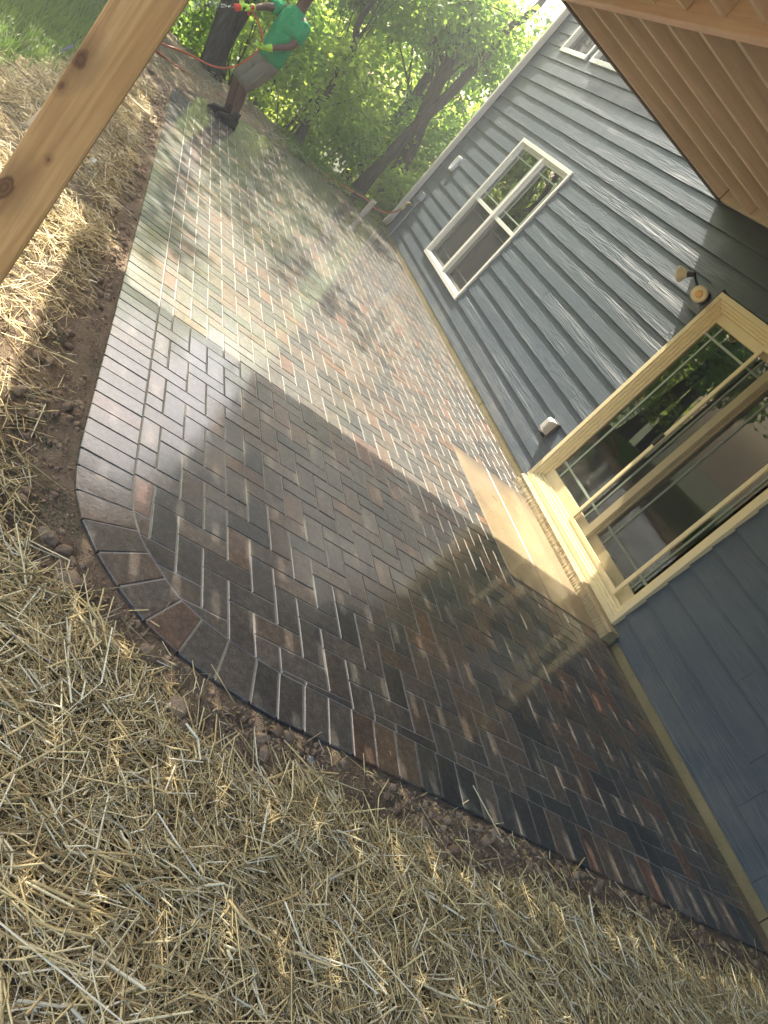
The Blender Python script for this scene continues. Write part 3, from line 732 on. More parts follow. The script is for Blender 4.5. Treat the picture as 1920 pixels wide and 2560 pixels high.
# ---------------------------------------------------------------- things on the wall
def frame_ring(mb, cx, cz, w_, h_, t_, y0, y1, n=24, p=4.0):
    for sgn, in ((1,),):
        rin = []; rout = []
        for i in range(n):
            a = 2*math.pi*i/n; c, s_ = math.cos(a), math.sin(a); k_ = (abs(c)**p + abs(s_)**p)**(-1/p)
            rout.append((cx + c*k_*w_/2, cz + s_*k_*h_/2)); rin.append((cx + c*k_*(w_/2-t_), cz + s_*k_*(h_/2-t_)))
        vs = [(x, y0, z) for x, z in rout] + [(x, y1, z) for x, z in rout] + [(x, y1, z) for x, z in rin] + [(x, y0+.008, z) for x, z in rin]
        fs = []
        for i in range(n):
            j = (i+1) % n
            fs += [(i, j, n+j, n+i), (n+i, n+j, 2*n+j, 2*n+i), (2*n+i, 2*n+j, 3*n+j, 3*n+i)]
        mb.add(vs, fs)
        mb.add([(x, y0+.008, z) for x, z in rin], [tuple(range(n))])
vc = empty('wall_inlet', (11.87, .02, 1.40), label='white oval cover plate on the siding between downspout and twin window', cat='wall inlet')
m = MB(); frame_ring(m, 11.86, 1.41, .13, .235, .030, .004, .055); m.build('cover_ring', simple('white_plastic', (.78,.78,.76), .35), vc, bevel=.003)
m = MB(); m.box(11.83, 11.89, .014, .03, 1.335, 1.485); m.build('flap', simple('grey_flap', (.20,.21,.22), .5), vc, bevel=.006)
oc = empty('outlet_cover', (5.62, .02, .46), label='clear bubble outlet cover low on the wall beside the sliding door', cat='outlet cover')
m = MB(); m.box(5.585, 5.70, .012, .032, .385, .545); m.build('back_plate', simple('dark_plate', (.05,.055,.065), .5), oc, bevel=.004)
t2 = NT('bubble_plastic'); t2.bsdf((.62,.58,.54), .25, .5, None, Transmission_Weight=.35, Alpha=1.0)
m = MB(); m.loft([[(5.592,.033,.392),(5.693,.033,.392),(5.693,.033,.538),(5.592,.033,.538)], [(5.598,.085,.40),(5.687,.085,.40),(5.687,.085,.53),(5.598,.085,.53)], [(5.610,.105,.415),(5.675,.105,.415),(5.675,.105,.515),(5.610,.105,.515)]])
m.build('bubble', t2.m, oc, bevel=.010)
m = MB(); m.box(5.60, 5.685, .034, .08, .370, .384); m.build('hood', BLACKP, oc, bevel=.003)
# flood light
fl = empty('flood_light', (5.36, .03, 2.01), label='twin bulb flood light above the near corner of the sliding door', cat='flood light')
m = MB(); m.box(5.39, 5.565, .012, .045, 1.885, 2.15); m.build('mounting_block', SIDING, fl, bevel=.003)
m = MB(); m.tube([(5.47, .0455, 2.01), (5.47, .075, 2.01)], [.055, .05], 20); m.tube([(5.47, .07, 2.01), (5.47, .12, 2.0)], .014, 8); m.build('base_plate', BLACKP, fl, smooth=False)
CREAM = simple('lamp_cream', (.70,.66,.50), .35, .5, .05); t3 = NT('lamp_lens'); t3.bsdf((.78,.70,.46), .18, .6, None, Coat_Weight=.5)
def par(c, d, lab):
    c = Vector(c); d = Vector(d).normalized(); m = MB()
    m.tube([c - d*.125, c - d*.07], [.020, .024], 16); hb = m.build('lamp_socket', BLACKP, fl)
    m = MB(); m.tube([c - d*.07, c - d*.05, c - d*.012, c], [.026, .034, .060, .063], 28); b = m.build('lamp_head', CREAM, fl, smooth=False); b['label'] = lab
    m = MB(); m.tube([c + d*.0005, c + d*.008, c + d*.011], [.061, .052, .030], 28); m.build('lens', t3.m, b, smooth=True)
    m = MB(); m.tube([c + d*.0112, c + d*.016], [.028, .020], 20); m.build('lens_centre', simple('bulb_amber', (.80,.50,.20), .3), b, smooth=True)
    m = MB(); m.tube([(5.47, .10, 2.0), tuple(c - d*.12)], .011, 8); m.build('arm', BLACKP, fl)
par((5.30, .24, 1.985), (-5.2, 3.9, -.75), 'round lamp head facing the patio')
par((5.70, .22, 2.015), (.75, .30, -.55), 'lamp head turned toward the downspout')
# conduit, meter box and tap
co = empty('conduit_pipe', (12.05, .02, 0), label='thin grey conduit pipe rising to a small box near the house corner', cat='conduit')
m = MB(); m.tube([(11.985, .032, .0), (11.985, .032, .70)], .014, 10); m.build('pipe', GREYP, co, smooth=False)
m = MB(); m.box(11.945, 12.03, .014, .085, .70, .82); m.build('box', simple('box_grey', (.55,.56,.57), .4), co, bevel=.004)
m = MB(); m.box(11.942, 12.033, .0855, .093, .695, .825); m.build('lid', simple('box_lid', (.12,.125,.13), .4), co, bevel=.003)
ta = empty('garden_tap', (12.08, .02, .56), label='brass garden tap with a yellow tag beside the grey conduit', cat='tap')
m = MB(); m.tube([(12.09, .014, .57), (12.09, .09, .57), (12.09, .115, .545), (12.09, .118, .505)], [.016, .016, .015, .013], 10); m.build('spout', BRASS, ta, smooth=True)
m = MB(); m.tube([(12.09, .075, .58), (12.09, .085, .625)], .006, 6); m.tube([(12.065, .088, .63), (12.115, .088, .63)], .010, 8); m.build('handle', BLACKP, ta)
m = MB(); m.box(12.075, 12.079, .10, .15, .43, .50); m.build('tag', simple('yellow_tag', (.72,.62,.28), .5), ta)
# ---------------------------------------------------------------- pipes by the far corner
pv = MB(); pv.tube([(11.74, .62, -.1), (11.74, .62, .285)], .042, 20, caps=False); pv.tube([(11.74, .62, .285), (11.74, .62, .10)], .037, 20, caps=False)
V0 = len(pv.v); ring = lambda r, z: [(11.74 + r*math.cos(2*math.pi*k_/20), .62 + r*math.sin(2*math.pi*k_/20), z) for k_ in range(20)]
pv.add(ring(.042, .285) + ring(.037, .285), [(k_, (k_+1) % 20, 20 + (k_+1) % 20, 20 + k_) for k_ in range(20)])
tag(pv.build('standpipe', simple('pvc_tan', (.50,.43,.36), .45, .5, .06), smooth=False), 'open topped beige plastic pipe standing at the far patio corner', 'pipe')
def spline(pts, n=60):
    P = [Vector(p) for p in pts]; P = [2*P[0]-P[1]] + P + [2*P[-1]-P[-2]]; res = []
    k_ = max(2, n // (len(P)-3))
    for i in range(1, len(P)-2):
        for j in range(k_):
            t = j/k_; a, b, c, d = P[i-1:i+3]
            res.append(.5*((2*b) + (c-a)*t + (2*a-5*b+4*c-d)*t*t + (-a+3*b-3*c+d)*t**3))
    res.append(P[-2]); return res
cp = spline([(12.66, .06, .06), (12.80, .10, .065), (12.95, .28, .07), (12.80, .50, .075), (12.55, .66, .07), (12.42, .70, .06)], 150)
m = MB(); m.tube(cp, [.055 + .006*(1 if (i//2) % 2 else -1) for i in range(len(cp))], 14)
tag(m.build('corrugated_drain', BLACKP, smooth=False), 'black corrugated drain pipe curling from the downspout elbow into the grass', 'drain pipe')
hose = spline([(12.09, .118, .50), (12.10, .135, .40), (12.17, .19, .27), (12.34, .32, .155), (12.52, .48, .15), (12.42, .80, .10), (12.45, 1.3, .0), (12.3, 1.9, -.01), (11.95, 2.6, .0), (11.3, 3.2, .0), (10.6, 3.75, .02), (9.95, 4.25, .08), (9.75, 4.15, .13), (9.80, 3.92, .22),
               (9.84, 3.70, .30), (9.84, 3.50, .355), (9.82, 3.37, .425), (9.79, 3.28, .53), (9.77, 3.225, .66), (9.765, 3.20, .775), (9.765, 3.19, .85), (9.77, 3.225, .93), (9.80, 3.30, .99), (9.82, 3.40, 1.035), (9.80, 3.47, 1.05), (9.79, 3.505, 1.045)], 320)
m = MB(); m.tube(hose, .011, 8); tag(m.build('garden_hose', ORANGE, smooth=True), 'orange garden hose running from the brass tap to the hands of the worker', 'hose')

# ---------------------------------------------------------------- deck overhead
deck = empty('deck', (2.31, 4.19, 0), label='raised timber deck on posts roofing the near half of the patio', cat='deck')
JZ0, JZ1 = 2.68, 2.915
jx = [5.865 - .371*i for i in range(15)]
for x in jx:
    for a, b in ((.062, 2.198), (2.257, 4.40)):
        m = MB(); m.box(x-.019, x+.019, a, b, JZ0 + random.uniform(-.003, .003), JZ1); m.build('joist', JOIST, deck, bevel=.003)
m = MB(); m.box(.60, 6.305, .0145, .060, 2.672, JZ1+.001); m.build('ledger', JOIST, deck, bevel=.003)
m = MB(); m.box(.60, 6.30, 2.2, 2.255, 2.625, JZ1-.002); m.build('beam', BEAM, deck, bevel=.004)
m = MB(); m.box(6.31, 6.348, .062, 4.40, JZ0, JZ1-.001); m.build('end_joist', JOIST, deck, bevel=.003)
m = MB(); m.box(6.35, 6.40, .016, 4.48, 2.668, 2.955); m.build('fascia', FASCIA, deck, bevel=.003)
m = MB(); m.box(.60, 6.3485, 4.402, 4.45, 2.675, JZ1-.002); m.build('rim_joist', JOIST, deck, bevel=.003)
m = MB(); m.box(.60, 6.34, 4.13, 4.24, 2.44, 2.678); m.build('outer_beam', BEAM, deck, bevel=.004)
m = MB(); y = .085
while y < 4.40:
    x = -1.78
    gp = .0115 if y > .75 else .003
    m.box(.57, 6.349, y, y+.135, JZ1+.003, JZ1+.026); y += .135 + gp
m.build('deck_boards', BOARD, deck)
POST = m_wood('post_wood', (.34,.19,.08), (.53,.345,.155), (.66,.46,.23), 2,
              knots=((0, .054, .976, .017), (0, .047, .597, .024), (0, -.004, .727, .004), (0, .06, .898, .006)))
def post(x, y, mat):
    m = MB(); m.box(-0.0, .14, -.07, .07, -.05, 2.438)
    o = m.build('post', mat, bevel=.010); o.parent = deck; o.location = Vector((x, y, 0)) - deck.location; return o
p1 = post(2.31, 4.185, POST); p1['label'] = 'knotty square deck post close to the camera'
p2 = post(6.17, 4.30, POST)

# ---------------------------------------------------------------- stakes at the left
def stake(name, x, y, h, w_, t_, ang, lean, mat, lab, cat='stake'):
    m = MB(); m.box(-w_/2, w_/2, -t_/2, t_/2, -.05, h); o = m.build(name, mat, bevel=.003)
    o.location = (x, y, float(ground_z(np.array([x]), np.array([y]))[0])); o.rotation_euler = (lean[0], lean[1], ang); tag(o, lab, cat)
stake('survey_stake', 4.75, 4.36, .16, .045, .022, .5, (.15, -.1), STAKE, 'pale wooden stake with a sawn white top behind the deck post')
stake('survey_stake', 6.85, 4.52, .10, .012, .010, .2, (.5, .2), simple('violet_paint', (.22,.20,.55), .5), 'thin violet tipped stake at the lawn edge behind the deck post')
stake('board_scrap', 7.15, 3.93, .05, .26, .03, 1.25, (0, .0), STAKE, 'weathered board offcut lying in the soil beyond the deck post', 'board')
stake('survey_stake', 5.02, 4.03, .07, .035, .012, .9, (.7, .3), VINYL, 'small white marker poking from straw beside the deck post')

# ---------------------------------------------------------------- trees
def px(u, v, x):   # a point seen at photo pixel (u, v), standing x metres out
    d = Vector(((u-960)/2009.04, (v-1280)/2009.04, 1)); wv = Vector([sum(MC[i][k]*d[i] for i in range(3)) for k in range(3)])
    return CAM + wv*(x/wv.x)
def leaf_mesh(name, C, R, N, size, mat, parent, droop=.35, seed=0, flat=1.0):
    r = np.random.default_rng(seed); Vs = []; 
    C = np.asarray(C, float); R = np.asarray(R, float); wts = R**2/np.sum(R**2); cnt = r.multinomial(N, wts)
    ci = np.repeat(np.arange(len(C)), cnt); n = len(ci)
    d = r.normal(size=(n, 3)); d /= np.linalg.norm(d, axis=1)[:, None]; rad = r.random(n)**.45
    P = C[ci] + d*(rad*R[ci])[:, None]*np.array([1, 1, .72*flat])
    nrm = r.normal(size=(n, 3))*.75 + np.array([0, 0, 1.0]) + d*.5; nrm /= np.linalg.norm(nrm, axis=1)[:, None]
    ax = r.normal(size=(n, 3)); ax[:, 2] -= droop; ax -= nrm*np.sum(ax*nrm, 1)[:, None]; ax /= np.linalg.norm(ax, axis=1)[:, None]
    sd = np.cross(nrm, ax); L = size*r.uniform(.6, 1.35, n)[:, None]; W = L*r.uniform(.26, .36, n)[:, None]
    fold = nrm*W*r.uniform(.1, .6, n)[:, None]; tip = P + ax*L - nrm*L*.15
    m1 = P + ax*L*.42
    V = np.stack([P, m1 + sd*W + fold, tip, m1 - sd*W + fold], 1)
    b = np.arange(n)[:, None, None]*4; F = b + np.array([[0, 1, 2], [0, 2, 3]])[None]
    return npmesh(name, V.reshape(-1, 3), F.reshape(-1, 3), mat, parent)
def tree(label, trunk, r0, r1, clus, N, size, mat, seed, name='tree', cat='tree', group='trees beyond the patio', limbs=()):
    base = Vector(trunk[0]); t = empty(name, base, label=label, cat=cat, group=group)
    m = MB(); pts = spline(trunk, 24); rr = random.Random(seed)
    n = len(pts); m.tube(pts, [(r0 + (r1-r0)*(i/(n-1))**.8)*(1.28 if i == 0 else 1.1 if i == 1 else 1) for i in range(n)], 10)
    for pl, a, b in limbs:
        q = spline(pl, 18); m.tube(q, [a + (b-a)*i/(len(q)-1) for i in range(len(q))], 8)
    for c, R in clus:
        c = Vector(c); i0 = min(n-1, int(n*rr.uniform(.35, .98))); s_ = pts[i0]
        mid = (s_ + c)/2 + Vector((rr.uniform(-.2, .2), rr.uniform(-.2, .2), rr.uniform(0, .35)))
        q = spline([s_, mid, c], 10); q = q[:]; m.tube(q, [max(.005, r1*.30*(1-.8*i/(len(q)-1))) for i in range(len(q))], 5)
        for _ in range(4):
            e = c + Vector((rr.gauss(0, 1), rr.gauss(0, 1), rr.gauss(0, .6))).normalized()*R*.85
            m.tube([(mid+c)/2, (c+e)/2 + Vector((0, 0, .06)), e], [.010, .007, .004], 4)
    m.build('trunk', BARK, t, smooth=True)
    leaf_mesh('crown', [c for c, _ in clus], [R for _, R in clus], N, size, LEAFS[mat], t, seed=seed)
    return t
def cloud(cx, cy, cz, sx_, sy_, sz_, n, r_lo, r_hi, seed):
    r = np.random.default_rng(seed); return [((cx + r.uniform(-sx_, sx_), cy + r.uniform(-sy_, sy_), cz + r.uniform(-sz_, sz_)), r.uniform(r_lo, r_hi)) for _ in range(n)]
gz1 = lambda x, y: float(ground_z(np.array([x]), np.array([y]))[0])
# front trunks that can be told apart in the photograph
a = px(509, 205, 12.4); a.z = gz1(a.x, a.y) - .05
tree('thick dark forked tree directly behind the worker', [a, px(548, 95, 12.5), px(575, 5, 12.6), px(600, -95, 12.8), (13.1, 3.2, 3.6)], .165, .09,
     cloud(15.3, 3.9, 4.7, .8, 1.3, 1.2, 8, .6, 1.0, 1) + cloud(13.3, 3.9, 6.0, 1.3, .8, .7, 7, .5, .8, 21), 4300, .13, 0, 11,  # second cloud sits above the view, added to dapple the patio
     limbs=[([a + Vector((.12, -.10, .1)), px(560, 120, 12.75), px(632, 0, 12.9), px(700, -100, 13.1)], .10, .06)])
a = px(734, 380, 13.2); a.z = max(a.z, gz1(a.x, a.y)) - .1
tree('slender curved tree between the worker and the house', [a, px(775, 290, 13.2), px(845, 195, 13.25), px(885, 118, 13.3), px(905, 40, 13.4), (13.6, 1.9, 3.0)], .085, .035,
     cloud(14.4, 1.6, 3.1, .8, .9, .7, 7, .5, .75, 2), 2000, .12, 2, 12, limbs=[([px(845, 195, 13.25), px(890, 193, 13.3), px(925, 190, 13.4)], .022, .010)])
a = px(885, 486, 14.2)
tree('long leaning limb like tree slanting toward the downspout', [a, px(960, 402, 14.3), px(1047, 309, 14.4), px(1135, 224, 14.6), px(1205, 147, 14.8), px(1275, 70, 15.0), px(1345, 15, 15.2), px(1420, -90, 15.4)], .12, .05,
     cloud(15.6, .2, 3.0, .9, 1.2, .8, 9, .55, .9, 3), 3400, .13, 0, 13)
a = px(957, 515, 15.0)
tree('thickest dark upright tree near the house corner', [a, px(985, 445, 15.0), px(1018, 388, 15.1), px(1055, 300, 15.2), px(1085, 230, 15.3), px(1125, 150, 15.4), px(1160, 88, 15.5), px(1200, -30, 15.7)], .17, .09,
     cloud(16.0, .0, 3.1, 1.0, 1.3, .9, 9, .55, .85, 4), 3600, .13, 1, 14)
a = px(893, 420, 16.8)
tree('short leaning trunk half hidden in leaves right of the slender tree', [a, px(930, 375, 16.9), px(985, 300, 17.0), px(1030, 250, 17.1), px(1090, 160, 17.3)], .15, .08,
     cloud(17.3, .6, 3.2, .9, 1.1, 1.0, 8, .6, .9, 5), 3000, .14, 2, 15)
a = px(800, 250, 17.5)
tree('thin straight sapling in front of the bright leaves above the patio middle', [px(745, 300, 16.4), px(775, 235, 16.5), px(805, 160, 16.6), px(850, 90, 16.8)], .06, .03,
     cloud(16.8, 2.2, 3.0, .7, .8, .8, 6, .5, .8, 6), 2400, .13, 0, 16)
# further trees: filling the wood, its reflection in the glass, and the dapple on the patio
far = [(12.6, 6.3, 7.2, 1, 'tree added off view at the lawn corner to shade the grass'), (14.6, 5.3, 6.2, 2, 'leafy tree rising over the far left corner of the patio'), (14.0, 8.2, 6.6, 0, 'tree at the lawn edge behind the deck post'), (17.5, 3.4, 6.2, 1, 'dark green tree behind the forked tree'),  # first tree is added, out of view, to shade the lawn
       (18.5, -.6, 5.4, 0, 'broad tree deep in the wood beside the house corner'), (16.8, -2.4, 5.2, 1, 'tree behind the downspout and the far end of the house'), (20.0, 1.6, 5.4, 2, 'pale green tree at the back of the wood'),
       (13.4, 11.5, 7.0, 1, 'tree at the far left of the lawn, seen in the sliding door glass'), (16.5, 6.9, 6.4, 2, 'tree far behind the lawn'), (9.5, 12.0, 7.2, 0, 'tree left of the lawn, mirrored in the twin window'), (19.5, 9.5, 6.8, 0, 'tree at the rear left of the wood')]
for i, (x, y, h, mt, lab) in enumerate(far):
    b = gz1(x, y); r = random.Random(i+40)
    tr = [(x, y, b-.1), (x + r.uniform(-.2, .2), y + r.uniform(-.2, .2), b + h*.3), (x + r.uniform(-.35, .35), y + r.uniform(-.35, .35), b + h*.6), (x + r.uniform(-.5, .5), y + r.uniform(-.5, .5), b + h*.85)]
    tree(lab, tr, .15, .06, cloud(x, y, b + h*.62, 1.5, 1.7, h*.33, 16, .65, 1.1, 60+i) + (cloud(10.7, 5.0, 5.7, 1.4, .7, .5, 8, .5, .85, 99) if i == 0 else []), 3600 if i else 6000, .15, mt, 80+i)  # first tree gets an extra leaf cluster, out of view, to shade the straw
# understorey shrubs
bush = [(15.6, -2.0, 1.0, 2, 'wide shrub close behind the house corner'), (16.6, -.2, 1.5, 1, 'deep green shrub farther down the slope behind the drain'), (16.9, 2.8, 1.5, 2, 'pale shrub far behind the worker'), (15.6, 4.4, 1.4, 0, 'shrub deep in the wood left of the worker'), (17.6, -2.2, 1.6, 2, 'shrub at the back of the wood near the house end'), (14.9, 5.8, 1.3, 1, 'shrub beyond the straw behind the deck post'), (12.9, 2.9, .9, 0, 'low bright shrub behind the feet of the worker'), (13.3, 1.9, 1.0, 2, 'shrub at the foot of the slender curved tree'), (13.9, 3.9, 1.2, 1, 'shrub left of the forked tree trunk'), (14.6, 1.0, .8, 0, 'leafy shrub behind the grass strip'),
        (14.2, -.7, .7, 2, 'shrub behind the beige standpipe and drain'), (14.9, 2.6, 1.3, 0, 'tall shrub in the gap between the worker and slender tree'), (15.4, -.9, 1.2, 2, 'sunny shrub beside the downspout'), (12.6, 5.2, 1.0, 2, 'shrub beyond the far end of the lawn'), (16.0, 1.3, 1.4, 0, 'large shrub behind the leaning tree')]
for i, (x, y, R, mt, lab) in enumerate(bush):
    b = gz1(x, y); r = np.random.default_rng(200+i); t = empty('shrub', (x, y, b), label=lab, cat='shrub', group='shrubs at the edge of the wood')
    m = MB(); cl = []
    for k in range(9):
        c = Vector((x + r.uniform(-R, R)*.9, y + r.uniform(-R, R)*.9, b + r.uniform(.2, 1.5)*R)); cl.append((c, R*r.uniform(.38, .6)))
        m.tube([(x + r.uniform(-.1, .1), y + r.uniform(-.1, .1), b-.05), ((x+c.x)/2, (y+c.y)/2, b + (c.z-b)*.6), tuple(c)], [.012, .008, .004], 5)
    m.build('stem', BARK, t); leaf_mesh('foliage', [c for c, _ in cl], [q for _, q in cl], 1900, .105, LEAFS[mt], t, seed=300+i)
r = np.random.default_rng(9); cl = []
for k in range(240):
    x = r.uniform(18.0, 24); y = r.uniform(-8, 12); cl.append(((x, y, gz1(x, y) + r.uniform(-.3, 5.0)), r.uniform(.7, 1.2)))
o = leaf_mesh('distant_wood', [c for c, _ in cl], [q for _, q in cl], 46000, .19, LEAFS[2], None, seed=77); tag(o, 'mass of sunlit woodland leaves filling the far background', 'woodland', kind='stuff')

# ---------------------------------------------------------------- the worker
SKIN = simple("skin", (.125,.062,.040), .5, .4, .1)
def m_cloth(name, c1, c2, zs):
    t = NT(name); p = t.obj(); q = t.map(p, (1, 1, zs)); w1 = t.noise(q, 11, 3, .55, 1.2); w2 = t.noise(p, 5, 2, .5, .8)
    n = t.bump(w1, .9, .035); n = t.bump(w2, .8, .06, n)
    t.bsdf(t.mix(c1, c2, t.noise(p, 7, 4)), .85, .15, n); return t.m
SHIRT = m_cloth('green_shirt', (.014,.27,.095), (.024,.37,.14), .45); SHORTS = m_cloth('khaki_shorts', (.16,.145,.105), (.24,.215,.165), .7)
SHORTS = simple('khaki_shorts', (.20,.18,.135), .85, .2, .14, 9, .4); GLOVE = simple('lime_glove', (.42,.72,.045), .6, .3, .1)
SHOE = simple('dark_boot', (.030,.026,.024), .7, .3, .3); SOCK = simple('dark_sock', (.06,.05,.05), .9, .1); HAIR = simple('dark_cap', (.02,.02,.022), .7, .3)
per = empty('person', (10.0, 3.04, 0), label='worker in green shirt, khaki shorts and lime gloves hosing down the far patio end', cat='person')
def skinned(name, nodes, edges, mat, parent, sub=2):
    me = bpy.data.meshes.new(name); me.from_pydata([n_[:3] for n_ in nodes], edges, []); me.update()
    o = bpy.data.objects.new(name, me); COL.objects.link(o); md = o.modifiers.new('skin', 'SKIN'); md.use_smooth_shade = True
    for i, n_ in enumerate(nodes):
        sv = me.skin_vertices[0].data[i]; sv.radius = (n_[3], n_[4] if len(n_) > 4 else n_[3]); sv.use_root = i == 0
    sb_ = o.modifiers.new('sub', 'SUBSURF'); sb_.levels = sub; sb_.render_levels = sub
    dg = bpy.context.evaluated_depsgraph_get(); nm = bpy.data.meshes.new_from_object(o.evaluated_get(dg))
    bpy.data.objects.remove(o); nm.name = name; nm.materials.clear()
    return link(name, nm, mat, parent, True)
FW = Vector((-.62, .785, 0)).normalized(); RT = Vector((FW.y, -FW.x, 0)); UP = Vector((0, 0, 1))
hipL, kneL, ankL = (9.93, 2.985, .79), (9.90, 3.085, .44), (9.93, 2.975, .075)
hipR, kneR, ankR = (10.07, 3.06, .79), (10.06, 3.16, .44), (10.10, 3.06, .075)
shL, elL, wrL = (9.87, 2.945, 1.30), (9.80, 2.935, 1.075), (9.775, 3.125, .895)
shR, elR, wrR = (10.10, 3.195, 1.275), (9.98, 3.36, 1.165), (9.82, 3.475, 1.055)
nk, hd_ = (9.975, 3.065, 1.40), (9.955, 3.095, 1.53)
nodes = [(10.0, 3.02, .82, .13, .10), (9.99, 3.03, .98, .125, .095), (9.985, 3.05, 1.16, .14, .10), (9.98, 3.06, 1.31, .11, .085), (*nk, .052), (*hd_, .085, .09), (9.95, 3.10, 1.60, .075, .085),
         (*shL, .058), (*elL, .040), (*wrL, .029), (*shR, .058), (*elR, .040), (*wrR, .029),
         (*hipL, .09), (*kneL, .060), ((9.935), 3.03, .28, .056), (*ankL, .036), (*hipR, .09), (*kneR, .060), (10.09, 3.11, .28, .056), (*ankR, .036)]
edges = [(0,1),(1,2),(2,3),(3,4),(4,5),(5,6),(3,7),(7,8),(8,9),(3,10),(10,11),(11,12),(0,13),(13,14),(14,15),(15,16),(0,17),(17,18),(18,19),(19,20)]
body = skinned('body', nodes, edges, SKIN, per)
# face on the head
hc = Vector((9.95, 3.098, 1.555)); fd = Vector((-.75, .66, -.12)).normalized(); fr_ = Vector((fd.y, -fd.x, 0)).normalized()
def ball(mb, c, r3, n=10):
    v = IV3*np.array(r3); b = Matrix((fr_, fd, UP)).transposed(); mb.add([Vector(c) + b @ Vector(p) for p in v], [tuple(f) for f in IF3])
m = MB(); ball(m, hc + fd*.088 + UP*-.005, (.013, .020, .022)); m.build('nose', SKIN, per, smooth=True)
m = MB(); ball(m, hc + fd*.078 + UP*-.048, (.026, .012, .008)); m.build('mouth', SKIN, per, smooth=True)
for s_ in (-1, 1): m = MB(); ball(m, hc + fr_*s_*.088, (.010, .018, .028)); m.build('ear', SKIN, per, smooth=True)
EYE = simple('eye_dark', (.03,.02,.02), .2)
for s_ in (-1, 1):
    m = MB(); ball(m, hc + fd*.080 + fr_*s_*.031 + UP*.022, (.011, .008, .007)); m.build('eye', EYE, per, smooth=True)
m = MB(); ball(m, hc + UP*.045 - fd*.012, (.092, .105, .075)); m.loft([[hc + UP*z_ + fd*(a_) + fr_*b_ for a_, b_ in ((.07, -.075), (.165, -.05), (.165, .05), (.07, .075))] for z_ in (.062, .070)]); m.build('cap', HAIR, per, smooth=False)
# shirt: lofted trunk plus sleeves
def ell(c, a_, b_, yaw=0, n=20, wob=0, sd_=0):
    c = Vector(c); rr = random.Random(sd_); f2 = Matrix.Rotation(yaw, 3, 'Z') @ FW; r2 = Matrix.Rotation(yaw, 3, 'Z') @ RT
    return [c + r2*math.cos(2*math.pi*i/n)*a_*(1 + wob*math.sin(i*2.3 + sd_*1.7)) + f2*math.sin(2*math.pi*i/n)*b_*(1 + wob*math.cos(i*1.9 + sd_)) for i in range(n)]
m = MB()
m.loft([ell((9.995, 3.03, .775), .172, .140, 0, 20, .05, 1), ell((9.995, 3.03, .83), .175, .142, 0, 20, .045, 2), ell((9.99, 3.035, .96), .168, .135, 0, 20, .04, 3), ell((9.985, 3.05, 1.10), .178, .138, 0, 20, .03, 4),
        ell((9.983, 3.06, 1.22), .186, .132, 0, 20, .015, 5), ell((9.98, 3.065, 1.30), .175, .112, 0, 20, 0, 6), ell((9.98, 3.065, 1.35), .130, .085), ell((9.98, 3.066, 1.385), .075, .068), ell((9.98, 3.067, 1.392), .062, .060)])
def sleeve(a_, b_, t, r0_, r1_):
    a_ = Vector(a_); b_ = Vector(b_); e = a_ + (b_-a_)*t; s_ = a_ - (b_-a_)*.18 
    m.tube([s_, a_, a_ + (b_-a_)*t*.5, e, e - (b_-a_)*.03], [r0_*.8, r0_, (r0_+r1_)/2*1.04, r1_, r1_*.8], 14)
sleeve(shL, elL, .80, .078, .076); sleeve(shR, elR, .62, .075, .072)
m.build('shirt', SHIRT, per, smooth=True, sub=1)
m = MB()
m.loft([ell((10.0, 3.02, .865), .150, .118), ell((10.0, 3.02, .80), .158, .125), ell((10.0, 3.025, .73), .162, .130), ell((10.0, 3.03, .66), .150, .122), ell((10.0, 3.035, .63), .10, .09)])
def leg(h_, k_):
    h_ = Vector(h_); k_ = Vector(k_); m.tube([h_ + UP*.02, h_ + (k_-h_)*.3, h_ + (k_-h_)*.7, h_ + (k_-h_)*1.10, h_ + (k_-h_)*1.07], [.088, .094, .092, .096, .075], 16)
leg(hipL, kneL); leg(hipR, kneR)
sh_ = m.build('shorts', SHORTS, per, smooth=True, sub=1)
m = MB()
for h_, k_ in ((hipL, kneL),):
    c = Vector(h_)*.45 + Vector(k_)*.55 - RT*.085; m.obox(c, (FW, RT, Vector(k_)-Vector(h_)), (.06, .014, .085))
m.build('cargo_pocket', SHORTS, sh_, bevel=.008)
def boot(an, nm_):
    an = Vector(an); g = Vector((-.30, .954, 0)); s_ = Vector((g.y, -g.x, 0)); m = MB(); rg = []
    for t, w_, h0 in ((-.075, .030, .085), (-.055, .042, .11), (.0, .047, .135), (.05, .046, .10), (.10, .050, .075), (.15, .046, .062), (.185, .028, .045)):
        c = Vector((an.x, an.y, 0)) + g*t; n = 12
        rg.append([c + s_*math.cos(2*math.pi*i/n)*w_ + UP*(.012 + h0/2 + math.sin(2*math.pi*i/n)*h0/2) for i in range(n)])
    m.loft(rg); b = m.build('boot', SHOE, per, smooth=True, sub=1)
    m = MB(); so_ = [(t, w_) for t, w_ in ((-.08, .030), (-.05, .046), (.0, .050), (.1, .054), (.16, .048), (.195, .026))]
    c0 = Vector((an.x, an.y, 0)); L_ = [c0 + g*t + s_*w_ for t, w_ in so_] + [c0 + g*t - s_*w_ for t, w_ in so_[::-1]]
    m.loft([[p + UP*.001 for p in L_], [p + UP*.024 for p in L_]]); m.build('sole', SHOE, b)
    m = MB(); m.tube([an + UP*.02, an + UP*.075, an + UP*.10], [.046, .050, .052], 12); m.build('sock', SOCK, per, smooth=True)
boot(ankL, 'l'); boot(ankR, 'r')
